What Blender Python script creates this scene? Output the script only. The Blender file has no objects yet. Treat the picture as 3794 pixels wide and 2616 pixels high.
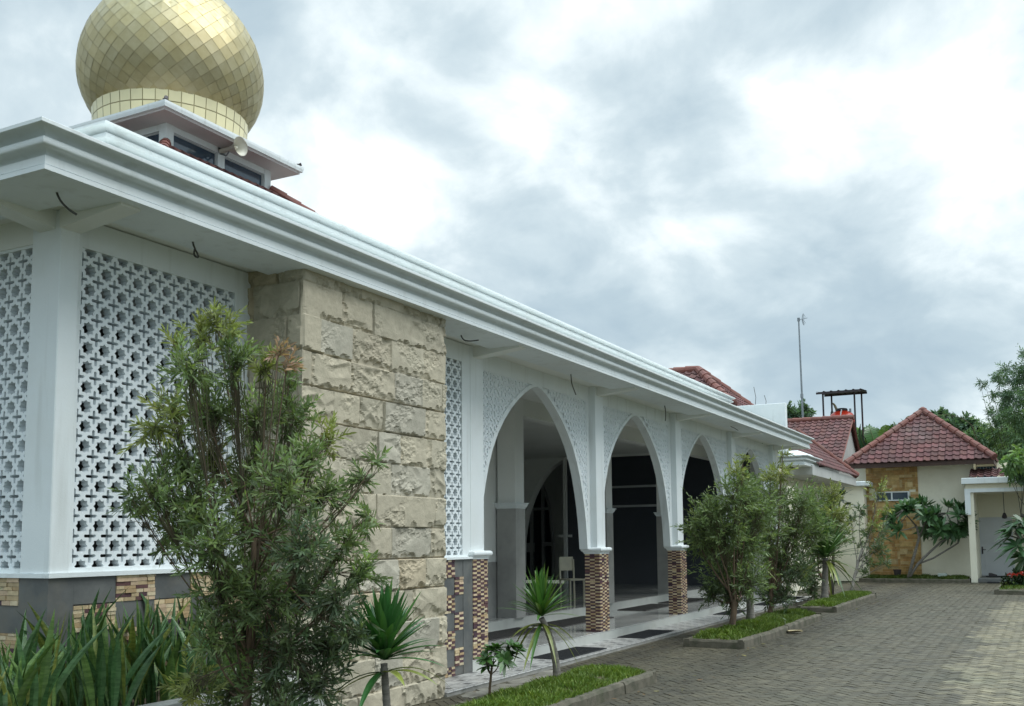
import bpy, math, random
import numpy as np
from mathutils import Vector, noise as mn
random.seed(7); rng = np.random.default_rng(7)
SC = bpy.context.scene
COL = SC.collection
PI = math.pi
R = math.radians

# ------------------------------------------------------------------ camera
F, CX, CY, W, H = 3686.0, 1985.1, 1648.75, 3794.0, 2616.0
EYE = 1.6
yaw, pit, rol = -.4706, .0954, -.0103
fw = np.array([math.sin(yaw) * math.cos(pit), math.cos(yaw) * math.cos(pit), math.sin(pit)])
rt = np.array([math.cos(yaw), -math.sin(yaw), 0.0])
up = np.cross(rt, fw)
rt, up = math.cos(rol) * rt + math.sin(rol) * up, -math.sin(rol) * rt + math.cos(rol) * up
EYEP = np.array([0, 0, EYE])
cam = bpy.data.cameras.new('camera')
co = bpy.data.objects.new('camera', cam); COL.objects.link(co)
from mathutils import Matrix
co.matrix_world = Matrix(((rt[0], up[0], -fw[0], 0), (rt[1], up[1], -fw[1], 0), (rt[2], up[2], -fw[2], EYE), (0, 0, 0, 1)))
cam.sensor_width = 36; cam.lens = 36 * F / W
cam.shift_x = (W / 2 - CX) / W; cam.shift_y = (CY - H / 2) / W
cam.clip_start = .05; cam.clip_end = 3000
SC.camera = co
KD = 1.6389                                    # survey sheet of 2315 px to photo px

def ray(x, y):
    return fw + rt * (x - CX) / F - up * (y - CY) / F
def far(x, y, depth):                          # survey point at a given distance along the view
    return EYEP + ray(x * KD, y * KD) * depth
def atY(x, y, Y):
    d = ray(x * KD, y * KD); return EYEP + d * Y / d[1]
def atZ(x, y, z):
    d = ray(x * KD, y * KD); return EYEP + d * (z - EYE) / d[2]
def depth_of(P):
    return float((np.array(P) - EYEP) @ fw)

# ------------------------------------------------------------------ object bookkeeping
def tag(o, label=None, cat=None, group=None, kind=None):
    if label: o['label'] = label
    if cat: o['category'] = cat
    if group: o['group'] = group
    if kind: o['kind'] = kind
    return o
def thing(name, label, cat, loc=(0, 0, 0), group=None):
    o = bpy.data.objects.new(name, None); COL.objects.link(o)
    o.location = Vector([float(c) for c in loc]); o.empty_display_size = .2
    return tag(o, label, cat, group)
def wloc(o):
    p = Vector((0, 0, 0))
    while o is not None:
        p += o.location; o = o.parent
    return p

def link_mesh(name, me, parent, mats):
    for m in mats: me.materials.append(m)
    o = bpy.data.objects.new(name, me); COL.objects.link(o)
    if parent is not None:
        o.parent = parent
        w = wloc(parent)
        me.transform(Matrix.Translation(-w))
    return o

class MB:
    """collects faces in world coordinates, builds one mesh object"""
    def __init__(s): s.v = []; s.f = []; s.m = []; s.c = []
    def add(s, pts, faces, m=0, c=(1, 1, 1)):
        b = len(s.v); s.v.extend([tuple(map(float, p)) for p in pts])
        for f in faces:
            s.f.append([b + i for i in f]); s.m.append(m); s.c.append(c)
    def quad(s, a, b, c, d, m=0, col=(1, 1, 1)): s.add([a, b, c, d], [(0, 1, 2, 3)], m, col)
    def poly(s, pts, m=0, col=(1, 1, 1)): s.add(pts, [tuple(range(len(pts)))], m, col)
    def box(s, x0, x1, y0, y1, z0, z1, m=0, c=(1, 1, 1)):
        p = [(x0, y0, z0), (x1, y0, z0), (x1, y1, z0), (x0, y1, z0), (x0, y0, z1), (x1, y0, z1), (x1, y1, z1), (x0, y1, z1)]
        s.add(p, [(0, 3, 2, 1), (4, 5, 6, 7), (0, 1, 5, 4), (1, 2, 6, 5), (2, 3, 7, 6), (3, 0, 4, 7)], m, c)
    def bbox(s, x0, x1, y0, y1, z0, z1, b=.01, m=0, c=(1, 1, 1)):
        """box with chamfered edges"""
        xs, ys, zs = (x0, x1), (y0, y1), (z0, z1); P = []; ix = {}
        for i in (0, 1):
            for j in (0, 1):
                for k in (0, 1):
                    sx, sy, sz = (1 - 2 * i) * b, (1 - 2 * j) * b, (1 - 2 * k) * b
                    for a, off in enumerate(((0, sy, sz), (sx, 0, sz), (sx, sy, 0))):
                        ix[i, j, k, a] = len(P); P.append((xs[i] + off[0], ys[j] + off[1], zs[k] + off[2]))
        f = []
        for i in (0, 1):
            q = [ix[i, 0, 0, 0], ix[i, 1, 0, 0], ix[i, 1, 1, 0], ix[i, 0, 1, 0]]; f.append(q if i else q[::-1])
            q = [ix[0, i, 0, 1], ix[0, i, 1, 1], ix[1, i, 1, 1], ix[1, i, 0, 1]]; f.append(q if i else q[::-1])
            q = [ix[0, 0, i, 2], ix[1, 0, i, 2], ix[1, 1, i, 2], ix[0, 1, i, 2]]; f.append(q if i else q[::-1])
        for i in (0, 1):
            for j in (0, 1):
                f.append([ix[i, j, 0, 0], ix[i, j, 1, 0], ix[i, j, 1, 1], ix[i, j, 0, 1]])
                f.append([ix[i, 0, j, 0], ix[i, 1, j, 0], ix[i, 1, j, 2], ix[i, 0, j, 2]])
                f.append([ix[0, i, j, 1], ix[1, i, j, 1], ix[1, i, j, 2], ix[0, i, j, 2]])
                for k in (0, 1): f.append([ix[i, j, k, 0], ix[i, j, k, 1], ix[i, j, k, 2]])
        s.add(P, f, m, c)
    def tube(s, pts, rad, n=6, m=0, c=(1, 1, 1), cap=True):
        pts = [np.array(p, float) for p in pts]; k = len(pts)
        if not hasattr(rad, '__len__'): rad = [rad] * k
        P = []; prev = None
        for i in range(k):
            t = pts[min(i + 1, k - 1)] - pts[max(i - 1, 0)]; t /= (np.linalg.norm(t) + 1e-9)
            if prev is None:
                a = np.array([0, 0, 1.]) if abs(t[2]) < .9 else np.array([1., 0, 0])
                u = np.cross(t, a)
            else: u = prev - t * (prev @ t)
            u /= (np.linalg.norm(u) + 1e-9); prev = u; w = np.cross(t, u)
            for j in range(n):
                an = 2 * PI * j / n; P.append(pts[i] + rad[i] * (math.cos(an) * u + math.sin(an) * w))
        f = [(i * n + j, i * n + (j + 1) % n, (i + 1) * n + (j + 1) % n, (i + 1) * n + j) for i in range(k - 1) for j in range(n)]
        if cap: f += [tuple(range(n))[::-1], tuple((k - 1) * n + j for j in range(n))]
        s.add(P, f, m, c)
    def lathe(s, prof, cx, cy, n=24, m=0, c=(1, 1, 1)):
        P = [(cx + r * math.cos(2 * PI * j / n), cy + r * math.sin(2 * PI * j / n), z) for r, z in prof for j in range(n)]
        k = len(prof)
        f = [(i * n + j, i * n + (j + 1) % n, (i + 1) * n + (j + 1) % n, (i + 1) * n + j) for i in range(k - 1) for j in range(n)]
        s.add(P, f, m, c)
    def ring_mould(s, x0, x1, y0, y1, prof, m=0, c=(1, 1, 1)):
        """a moulding (offset, z) running round a rectangle, closed top and bottom"""
        P = []
        for o, z in prof: P += [(x0 - o, y0 - o, z), (x1 + o, y0 - o, z), (x1 + o, y1 + o, z), (x0 - o, y1 + o, z)]
        k = len(prof)
        f = [(i * 4 + j, i * 4 + (j + 1) % 4, (i + 1) * 4 + (j + 1) % 4, (i + 1) * 4 + j) for i in range(k - 1) for j in range(4)]
        f += [(3, 2, 1, 0), tuple((k - 1) * 4 + j for j in range(4))]
        s.add(P, f, m, c)
    def build(s, name, mats, parent=None, smooth=False, label=None, cat=None, group=None, kind=None):
        me = bpy.data.meshes.new(name)
        me.from_pydata(s.v, [], s.f)
        if not isinstance(mats, (list, tuple)): mats = [mats]
        me.polygons.foreach_set('material_index', s.m)
        if any(c != (1, 1, 1) for c in s.c):
            at = me.attributes.new('tone', 'FLOAT_COLOR', 'CORNER')
            arr = np.ones((len(me.loops), 4), np.float32)
            cs = np.array([c[:3] for c in s.c], np.float32)
            cnt = np.array([len(f) for f in s.f])
            arr[:, :3] = np.repeat(cs, cnt, axis=0); at.data.foreach_set('color', arr.ravel())
        if smooth: me.polygons.foreach_set('use_smooth', [True] * len(s.f))
        me.update()
        o = link_mesh(name, me, parent, mats)
        return tag(o, label, cat, group, kind)

def array_mesh(name, V, nper, cols, mat, parent=None, smooth=False, order=None):
    """N polygons of nper own vertices each. V (N, nper, 3), cols (N, 3)"""
    N = V.shape[0]; me = bpy.data.meshes.new(name)
    me.vertices.add(N * nper); me.vertices.foreach_set('co', V.reshape(-1).astype(np.float32))
    me.loops.add(N * nper)
    idx = np.arange(N * nper).reshape(N, nper)
    if order is not None: idx = idx[:, order]
    me.loops.foreach_set('vertex_index', idx.reshape(-1).astype(np.int32))
    me.polygons.add(N); me.polygons.foreach_set('loop_start', (np.arange(N) * nper).astype(np.int32))
    me.polygons.foreach_set('loop_total', np.full(N, nper, np.int32))
    at = me.attributes.new('tone', 'FLOAT_COLOR', 'CORNER')
    arr = np.ones((N * nper, 4), np.float32); arr[:, :3] = np.repeat(cols, nper, axis=0)
    at.data.foreach_set('color', arr.ravel())
    me.update(calc_edges=True); me.validate()
    return link_mesh(name, me, parent, [mat])

# ------------------------------------------------------------------ materials
def mat(name, col, col2=None, scale=4.0, rough=.6, bump=0, bscale=40, metal=0, tone=False, trans=0, stain=None, sscale=.6, spec=.5, stretch=(1, 1, 1), lo=.35, hi=.65, roughvar=0, streak=None):
    m = bpy.data.materials.new(name); m.use_nodes = True
    nt = m.node_tree; N = nt.nodes; L = nt.links; N.clear()
    out = N.new('ShaderNodeOutputMaterial'); b = N.new('ShaderNodeBsdfPrincipled')
    g = N.new('ShaderNodeNewGeometry')
    mp = N.new('ShaderNodeMapping'); mp.inputs['Scale'].default_value = stretch
    L.new(g.outputs['Position'], mp.inputs['Vector'])
    def noise(sc, det=6, ro=.6):
        n = N.new('ShaderNodeTexNoise'); n.inputs['Scale'].default_value = sc; n.inputs['Detail'].default_value = det
        n.inputs['Roughness'].default_value = ro; L.new(mp.outputs['Vector'], n.inputs['Vector']); return n.outputs['Fac']
    def ramp(v, a, c):
        r = N.new('ShaderNodeMapRange'); r.inputs[1].default_value = a; r.inputs[2].default_value = c; L.new(v, r.inputs[0]); return r.outputs[0]
    def mix(fac, a, c, typ='MIX'):
        x = N.new('ShaderNodeMix'); x.data_type = 'RGBA'; x.blend_type = typ
        for i, v in ((0, fac), (6, a), (7, c)):
            if isinstance(v, bpy.types.NodeSocket): L.new(v, x.inputs[i])
            elif i == 0: x.inputs[0].default_value = v
            else: x.inputs[i].default_value = (*v, 1)
        return x.outputs[2]
    base = mix(ramp(noise(scale), lo, hi), col, col2 if col2 else tuple(c * .85 for c in col))
    if stain: base = mix(ramp(noise(sscale, 8, .65), .5, .75), base, stain)
    if streak:
        m2 = N.new('ShaderNodeMapping'); m2.inputs['Scale'].default_value = (5, 5, .5); L.new(g.outputs['Position'], m2.inputs['Vector'])
        n2 = N.new('ShaderNodeTexNoise'); n2.inputs['Scale'].default_value = 1.6; n2.inputs['Detail'].default_value = 5; L.new(m2.outputs[0], n2.inputs['Vector'])
        base = mix(ramp(n2.outputs['Fac'], .56, .9), base, streak)
    if tone:
        a = N.new('ShaderNodeAttribute'); a.attribute_name = 'tone'
        base = mix(1.0, base, a.outputs['Color'], 'MULTIPLY')
    L.new(base, b.inputs['Base Color'])
    b.inputs['Metallic'].default_value = metal
    b.inputs['Roughness'].default_value = rough
    b.inputs['Specular IOR Level'].default_value = spec
    if roughvar:
        r = N.new('ShaderNodeMapRange'); r.inputs[1].default_value = .3; r.inputs[2].default_value = .7
        r.inputs[3].default_value = rough - roughvar; r.inputs[4].default_value = rough + roughvar
        L.new(noise(scale * .7), r.inputs[0]); L.new(r.outputs[0], b.inputs['Roughness'])
    if bump:
        bp = N.new('ShaderNodeBump'); bp.inputs['Strength'].default_value = 1; bp.inputs['Distance'].default_value = bump
        L.new(noise(bscale, 8, .65), bp.inputs['Height']); L.new(bp.outputs['Normal'], b.inputs['Normal'])
    if trans:
        t = N.new('ShaderNodeBsdfTranslucent'); L.new(mix(1.0, base, (1.3, 1.4, .7), 'MULTIPLY'), t.inputs['Color'])
        ms = N.new('ShaderNodeMixShader'); ms.inputs[0].default_value = trans
        L.new(b.outputs[0], ms.inputs[1]); L.new(t.outputs[0], ms.inputs[2]); L.new(ms.outputs[0], out.inputs[0])
    else: L.new(b.outputs[0], out.inputs[0])
    return m

WHITE = mat('white_paint', (.77, .815, .82), (.72, .77, .78), 1.2, .55, .0015, 90, stain=(.69, .725, .715), sscale=1.1, streak=(.55, .58, .565))
SOFFIT = mat('soffit_paint', (.80, .815, .78), (.74, .755, .72), 1.0, .7, .001, 60)
LATTICE = mat('lattice_paint', (.78, .83, .85), (.71, .76, .78), 2.0, .6, .001, 120)
LIME = mat('split_limestone', (.455, .42, .335), (.36, .335, .265), 9, .88, .004, 60, tone=True, stain=(.37, .335, .265), sscale=2.6)
SLATE = mat('grey_tile', (.085, .09, .09), (.14, .145, .14), 4, .45, .001, 30, stain=(.165, .15, .12), sscale=2.2)
BRICKS = mat('mosaic_stone', (1, 1, 1), (.8, .78, .76), 25, .7, .002, 90, tone=True)
DADO = mat('marble_dado', (.38, .375, .355), (.30, .295, .28), 3.0, .35, 0, 10, stain=(.44, .43, .41), sscale=1.2)
HALLWALL = mat('hall_plaster', (.84, .85, .82), (.80, .81, .78), 1.5, .7)
BLACKGLASS = mat('dark_glass', (.028, .034, .046), (.036, .042, .056), 1, .3, 0, 10, spec=.5)
ALU = mat('white_aluminium', (.50, .52, .53), (.45, .47, .48), 2, .4)
GOLDM = mat('gold_panel', (.47, .405, .235), (.41, .345, .18), 3.0, .52, .0, 20, metal=1, tone=True, roughvar=.05)
GOLDSEAM = mat('gold_seam', (.42, .36, .20), (.34, .29, .16), 3, .5, metal=.6)
RINGM = mat('cream_panel', (.80, .73, .45), (.74, .68, .42), 2, .35, tone=True)
TILE = mat('clay_tile', (.138, .050, .047), (.108, .050, .048), 2.2, .8, .003, 60, tone=True, stain=(.14, .088, .082), sscale=.55)
RIDGE = mat('ridge_tile', (.185, .062, .045), (.14, .052, .042), 3, .7, .003, 50, stain=(.17, .10, .08), sscale=1.6)
DARKROOF = mat('weathered_tile', (.13, .05, .045), (.09, .045, .04), 4, .8, .004, 50, tone=True)
CREAM = mat('cream_wall', (.82, .785, .64), (.77, .73, .585), 1.4, .8, .002, 70, stain=(.66, .615, .48), sscale=.9)
STONEP = mat('sandstone_panel', (1, 1, 1), (.72, .68, .6), 9, .8, .003, 60, tone=True)
PAVER = mat('paver', (.094, .083, .053), (.060, .053, .033), 6, .62, .003, 60, tone=True, stain=(.062, .060, .038), sscale=.55, roughvar=.14, spec=.5)
JOINT = mat('paver_joint', (.035, .034, .022), (.05, .058, .025), 3, .9, .004, 30)
KERB = mat('mossy_kerb', (.135, .12, .088), (.07, .066, .045), 6, .85, .006, 40, stain=(.055, .062, .03), sscale=3.0)
SOIL = mat('soil', (.06, .045, .03), (.09, .07, .045), 12, .95, .01, 30)
MATB = mat('black_mat', (.016, .018, .021), (.026, .028, .03), 30, .95, .003, 220)
MATG = mat('grey_mat', (.055, .052, .05), (.075, .072, .068), 30, .95, .003, 220)
WOODW = mat('chair_paint', (.62, .59, .46), (.55, .52, .41), 6, .5)
CABLE = mat('cable', (.05, .05, .045), (.07, .07, .06), 9, .6)
RED = mat('red_plastic', (.66, .05, .022), (.58, .045, .02), 2, .3)
BLACK = mat('black_metal', (.02, .018, .02), (.05, .035, .04), 6, .55)
STEEL = mat('galvanised', (.30, .33, .35), (.22, .25, .27), 8, .45, metal=.6)
HORN = mat('horn_plastic', (.66, .64, .54), (.6, .58, .5), 3, .45)
WIN = mat('window_glass', (.03, .055, .085), (.04, .07, .10), 1, .08, spec=1.0)
BARK = mat('bark', (.20, .135, .085), (.10, .072, .05), 14, .9, .012, 30, stretch=(1, 1, .25))
BARKG = mat('grey_bark', (.26, .24, .21), (.15, .14, .12), 10, .9, .008, 60, stretch=(.6, .6, 4))
TWIG = mat('twig', (.13, .115, .065), (.085, .075, .045), 14, .9)
LEAF = mat('leaf', (1, 1, 1), (.78, .82, .75), 6, .5, tone=True, trans=.34, spec=.4)
GLEAF = mat('glossy_leaf', (1, 1, 1), (.82, .85, .8), 8, .33, tone=True, trans=.15, spec=.5)
SNAKE = mat('banded_leaf', (1, 1, 1), (.58, .66, .58), 26, .42, tone=True, trans=.08, stretch=(.5, .5, 2.2), lo=.42, hi=.58)
BLADE = mat('grass_blade', (1, 1, 1), (.75, .8, .7), 3, .6, tone=True, trans=.2)
TREES = mat('far_leaf', (1, 1, 1), (.8, .84, .8), 1.2, .6, tone=True, trans=.34)
DOORM = mat('door_paint', (.62, .64, .65), (.58, .60, .61), 2, .4)

def tiled(name, cell, kind):
    """glossy porch tiles with light joints, or the patterned walkway tiles"""
    m = mat(name, (.5, .5, .5)); nt = m.node_tree; N = nt.nodes; L = nt.links
    b = next(n for n in N if n.type == 'BSDF_PRINCIPLED'); g = next(n for n in N if n.type == 'NEW_GEOMETRY')
    sx = N.new('ShaderNodeSeparateXYZ'); L.new(g.outputs['Position'], sx.inputs[0])
    def math_(op, a, c=None):
        n = N.new('ShaderNodeMath'); n.operation = op
        for i, v in ((0, a), (1, c)):
            if v is None: continue
            if isinstance(v, (int, float)): n.inputs[i].default_value = v
            else: L.new(v, n.inputs[i])
        return n.outputs[0]
    fr = []; fl = []
    for ax in ('X', 'Y'):
        d = math_('DIVIDE', sx.outputs[ax], cell)
        fl.append(math_('FLOOR', d)); fr.append(math_('ABSOLUTE', math_('SUBTRACT', math_('FRACT', d), .5)))
    mx = math_('MAXIMUM', fr[0], fr[1])
    r = N.new('ShaderNodeValToRGB'); r.color_ramp.interpolation = 'CONSTANT'
    e = r.color_ramp.elements
    if kind == 'gloss':
        e[0].position = 0; e[0].color = (.47, .475, .45, 1); e[1].position = .493; e[1].color = (.60, .60, .57, 1)
        L.new(mx, r.inputs[0]); colr = r.outputs[0]
        b.inputs['Roughness'].default_value = .09
    else:
        e[0].position = 0; e[0].color = (.10, .10, .10, 1); e[1].position = .23; e[1].color = (.40, .40, .38, 1)
        for p, c in ((.27, .47), (.39, .13), (.44, .44), (.488, .15)):
            k = e.new(p); k.color = (c, c, c * .97, 1)
        L.new(mx, r.inputs[0])
        r2 = N.new('ShaderNodeValToRGB'); r2.color_ramp.interpolation = 'CONSTANT'; e = r2.color_ramp.elements
        e[0].position = 0; e[0].color = (.44, .44, .42, 1); e[1].position = .39; e[1].color = (.13, .13, .13, 1)
        for p, c in ((.44, .44), (.488, .15)):
            k = e.new(p); k.color = (c, c, c * .97, 1)
        L.new(mx, r2.inputs[0])
        par = math_('MODULO', math_('ABSOLUTE', math_('ADD', fl[0], fl[1])), 2)
        x = N.new('ShaderNodeMix'); x.data_type = 'RGBA'; L.new(par, x.inputs[0]); L.new(r.outputs[0], x.inputs[6]); L.new(r2.outputs[0], x.inputs[7])
        colr = x.outputs[2]; b.inputs['Roughness'].default_value = .4
    nz = N.new('ShaderNodeTexNoise'); nz.inputs['Scale'].default_value = 2.5; nz.inputs['Detail'].default_value = 8; L.new(g.outputs['Position'], nz.inputs['Vector'])
    mr = N.new('ShaderNodeMapRange'); mr.inputs[1].default_value = .35; mr.inputs[2].default_value = .7; mr.inputs[3].default_value = 1.08; mr.inputs[4].default_value = .72
    L.new(nz.outputs['Fac'], mr.inputs[0])
    mm = N.new('ShaderNodeMix'); mm.data_type = 'RGBA'; mm.blend_type = 'MULTIPLY'; mm.inputs[0].default_value = 1
    L.new(colr, mm.inputs[6]); L.new(mr.outputs[0], mm.inputs[7]); L.new(mm.outputs[2], b.inputs['Base Color'])
    return m
FLOORT = tiled('porch_tile', .4, 'gloss')
WALKT = tiled('walk_tile', .2, 'pattern')

# ------------------------------------------------------------------ sky and light
world = bpy.data.worlds.new('World'); SC.world = world; world.use_nodes = True
nt = world.node_tree; N = nt.nodes; L = nt.links; N.clear()
wo = N.new('ShaderNodeOutputWorld'); bg = N.new('ShaderNodeBackground'); L.new(bg.outputs[0], wo.inputs[0])
SUN_EL, SUN_AZ = R(60), R(80)                  # azimuth clockwise from +Y: high on the viewer's right
sky = N.new('ShaderNodeTexSky'); sky.sky_type = 'NISHITA'; sky.sun_disc = False
sky.sun_elevation = SUN_EL; sky.sun_rotation = SUN_AZ; sky.air_density = 1.0; sky.dust_density = 2.0
tc = N.new('ShaderNodeTexCoord')
sep = N.new('ShaderNodeSeparateXYZ'); L.new(tc.outputs['Generated'], sep.inputs[0])
def wm(op, a, b=None, clamp=False):
    n = N.new('ShaderNodeMath'); n.operation = op; n.use_clamp = clamp
    for i, v in ((0, a), (1, b)):
        if v is None: continue
        if isinstance(v, (int, float)): n.inputs[i].default_value = v
        else: L.new(v, n.inputs[i])
    return n.outputs[0]
zz = wm('ADD', wm('MAXIMUM', sep.outputs['Z'], 0.0), .50)
cmb = N.new('ShaderNodeCombineXYZ'); L.new(wm('DIVIDE', sep.outputs['X'], zz), cmb.inputs[0]); L.new(wm('DIVIDE', sep.outputs['Y'], zz), cmb.inputs[1]); cmb.inputs[2].default_value = 3.7
def wn(sc, det, ro, dist=0):
    n = N.new('ShaderNodeTexNoise'); n.inputs['Scale'].default_value = sc; n.inputs['Detail'].default_value = det; n.inputs['Roughness'].default_value = ro
    n.inputs['Distortion'].default_value = dist; L.new(cmb.outputs[0], n.inputs['Vector']); return n.outputs['Fac']
dens = wm('ADD', wm('MULTIPLY', wn(3.0, 4, .5, .35), .85), wm('MULTIPLY', wn(6.6, 9, .56, .25), .75))
dens = wm('SUBTRACT', dens, .388)
def lobe(x, y, power, amp):                     # a bright or grey bank of cloud in a fixed compass direction
    d = ray(x * KD, y * KD); d = d / np.linalg.norm(d)
    v = N.new('ShaderNodeVectorMath'); v.operation = 'DOT_PRODUCT'; L.new(tc.outputs['Generated'], v.inputs[0]); v.inputs[1].default_value = d
    return wm('MULTIPLY', wm('POWER', wm('MAXIMUM', v.outputs['Value'], 0.0), power), amp)
for a in [(740, 400, 260, .10), (950, 470, 300, .13), (1330, 420, 220, .23), (1230, 290, 900, .12), (1560, 500, 500, .14), (1780, 230, 500, .15), (2240, 170, 150, .22), (1230, 40, 900, .14), (1150, 540, 600, .06), (1900, 720, 60, -.07), (1560, 170, 500, -.10), (700, 60, 300, .05), (2050, 420, 400, -.06), (2150, 900, 120, .05)]:
    dens = wm('ADD', dens, lobe(*a))
rp = N.new('ShaderNodeValToRGB'); L.new(dens, rp.inputs[0])
el = rp.color_ramp.elements
el[0].position = .22; el[0].color = (.37, .475, .545, 1)
el[1].position = .80; el[1].color = (1.22, 1.24, 1.22, 1)
for p, c in ((.36, (.43, .535, .595)), (.50, (.56, .66, .705)), (.64, (.80, .88, .90))):
    k = el.new(p); k.color = (*c, 1)
ov = N.new('ShaderNodeMix'); ov.data_type = 'RGBA'; ov.inputs[0].default_value = .93
ns = N.new('ShaderNodeMix'); ns.data_type = 'RGBA'; ns.blend_type = 'MULTIPLY'; ns.inputs[0].default_value = 1; ns.inputs[7].default_value = (.1, .1, .1, 1)
L.new(sky.outputs[0], ns.inputs[6]); L.new(ns.outputs[2], ov.inputs[6]); L.new(rp.outputs[0], ov.inputs[7])
L.new(ov.outputs[2], bg.inputs[0])
zr_ = N.new('ShaderNodeMapRange'); zr_.inputs[1].default_value = .50; zr_.inputs[2].default_value = .95; zr_.inputs[3].default_value = 1.0; zr_.inputs[4].default_value = 3.2
L.new(sep.outputs['Z'], zr_.inputs[0]); L.new(zr_.outputs[0], bg.inputs[1])
sl = bpy.data.lights.new('sun', 'SUN'); sl.energy = 1.8; sl.angle = R(45); sl.color = (1, .985, .95)
so = bpy.data.objects.new('sun', sl); COL.objects.link(so)
sd = Vector((math.sin(SUN_AZ) * math.cos(SUN_EL), math.cos(SUN_AZ) * math.cos(SUN_EL), math.sin(SUN_EL)))
so.rotation_euler = (-sd).to_track_quat('-Z', 'Y').to_euler(); so.location = (6, -6, 12)
SC.view_settings.view_transform = 'Standard'; SC.view_settings.look = 'None'; SC.view_settings.gamma = 1; SC.view_settings.exposure = .36
# ================================================================== MOSQUE
XF = -6.153; ZP = .185; ZW = .05; ZI = .34
mosque = thing('mosque', 'long white mosque with pointed arches, stone pillar, moulded cornice and golden dome', 'mosque', (-6.15, 10.0, 0))
PITCH = 3.83
COLY = [10.40 + PITCH * k for k in range(5)]        # near edge of each arcade column, .35 wide

def cove(a, b, n=6, bulge=1):
    """quarter-round from a to b in (offset, z)"""
    r = []
    for i in range(n + 1):
        t = i / n * PI / 2
        if bulge > 0: r.append((a[0] + (b[0] - a[0]) * (1 - math.cos(t)), a[1] + (b[1] - a[1]) * math.sin(t)))
        else: r.append((a[0] + (b[0] - a[0]) * math.sin(t), a[1] + (b[1] - a[1]) * (1 - math.cos(t))))
    return r
PROF = [(0, 0), (.012, 0), (.012, .031), (-.008, .033), (-.008, .039), (.002, .041), (.002, .094), (-.036, .098)] + cove((-.036, .106), (.052, .141), 7, 1) + \
       [(.058, .141), (.064, .147), (.067, .158), (.067, .172), (.064, .183), (.057, .189), (.010, .192)] + cove((.008, .200), (.112, .242), 8, 1) + [(.120, .242), (.127, .246), (.128, .268), (.118, .274), (.05, .276)]
def cornice(mb, xf, yf, xl, yr, z0, m=0):
    """fascia moulding that turns the corner: along the left face to xl, along the long face to yr"""
    rows = []
    for o, z in PROF: rows.append([(xl, yf - o, z0 + z), (xf + o, yf - o, z0 + z), (xf + o, yr, z0 + z)])
    rows.append([(xl, yf + .5, z0 + .27), (xf - .5, yf + .5, z0 + .27), (xf - .5, yr, z0 + .27)])
    rows.append([(xl, yf + .5, z0), (xf - .5, yf + .5, z0), (xf - .5, yr, z0)])
    n = len(rows)
    for i in range(n):
        a, b = rows[i], rows[(i + 1) % n]
        for k in (0, 1): mb.quad(a[k], a[k + 1], b[k + 1], b[k], m)
    mb.poly([r[2] for r in rows], m); mb.poly([r[0] for r in rows][::-1], m)

mb = MB(); cornice(mb, -5.47, 4.0, -27, 26.88, 3.948); mb.build('cornice', WHITE, mosque)
mb = MB(); cornice(mb, -7.865, 6.40, -26, 27.92, 5.345)
mb.box(-8.2, -7.95, 6.5, 27.9, 4.2, 5.36); mb.box(-26, -8.2, 6.5, 6.75, 4.2, 5.36)
mb.build('parapet', WHITE, mosque)
# flat roof of the porch, its ceiling and the little ribs
mb = MB()
mb.box(-27, -5.6, 4.13, 26.75, 4.0, 4.20)
mb.build('porch_ceiling', SOFFIT, mosque)
mb = MB()
def rib(x0, x1, y, w=.17, z0=3.86, z1=3.93):
    mb.add([(x0, y - w / 2, 4.0), (x1, y - w / 2, 4.0), (x1, y + w / 2, 4.0), (x0, y + w / 2, 4.0), (x0, y - w / 2, z0), (x1, y - w / 2, z1), (x1, y + w / 2, z1), (x0, y + w / 2, z0)],
           [(0, 1, 5, 4), (1, 2, 6, 5), (2, 3, 7, 6), (3, 0, 4, 7), (4, 5, 6, 7)])
for y in COLY: rib(-6.2, -5.55, y + .175)
rib(-6.17, -5.55, 4.73)
mb.add([(-6.39, 4.10, 4.0), (-6.22, 4.10, 4.0), (-6.22, 4.66, 4.0), (-6.39, 4.66, 4.0), (-6.39, 4.10, 3.93), (-6.22, 4.10, 3.93), (-6.22, 4.66, 3.86), (-6.39, 4.66, 3.86)],
       [(0, 4, 5, 1), (1, 5, 6, 2), (3, 2, 6, 7), (0, 3, 7, 4), (4, 7, 6, 5)])
# beams above the arches and lattices, round the porch
mb.box(-6.44, -6.30, 4.82, 26.1, 3.80, 4.0)
mb.box(-26, -6.5, 4.68, 4.80, 3.80, 4.0)
mb.box(-8.03, -7.80, 14.5, 26.1, 3.70, 4.0)
mb.build('soffit_beam', SOFFIT, mosque)

# corner column
mb = MB(); mb.bbox(-6.47, -6.16, 4.652, 4.812, 1.40, 3.999, .006); mb.build('corner_column', WHITE, mosque)

# --- pierced lattice of stars and crosses (real holes)
def angs(pts): return pts
S8 = []
for i in range(16):
    a = 2 * PI * i / 16; r = .365 if i % 2 == 0 else .280
    S8.append((r * math.cos(a), r * math.sin(a)))
DIA = []
for i in range(16):
    a = 2 * PI * i / 16; c, s = math.cos(a), math.sin(a); k = .5 / (abs(c) + abs(s)); DIA.append((k * c, k * s))
aL, aW = .37, .076
CR = [(aL, 0), (aL - .05, aW), (aW * 1.0, aW), (aW, aL - .05), (0, aL), (-aW, aL - .05), (-aW, aW), (-aL + .05, aW), (-aL, 0), (-aL + .05, -aW), (-aW, -aW), (-aW, -aL + .05), (0, -aL), (aW, -aL + .05), (aW, -aW), (aL - .05, -aW)]
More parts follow.
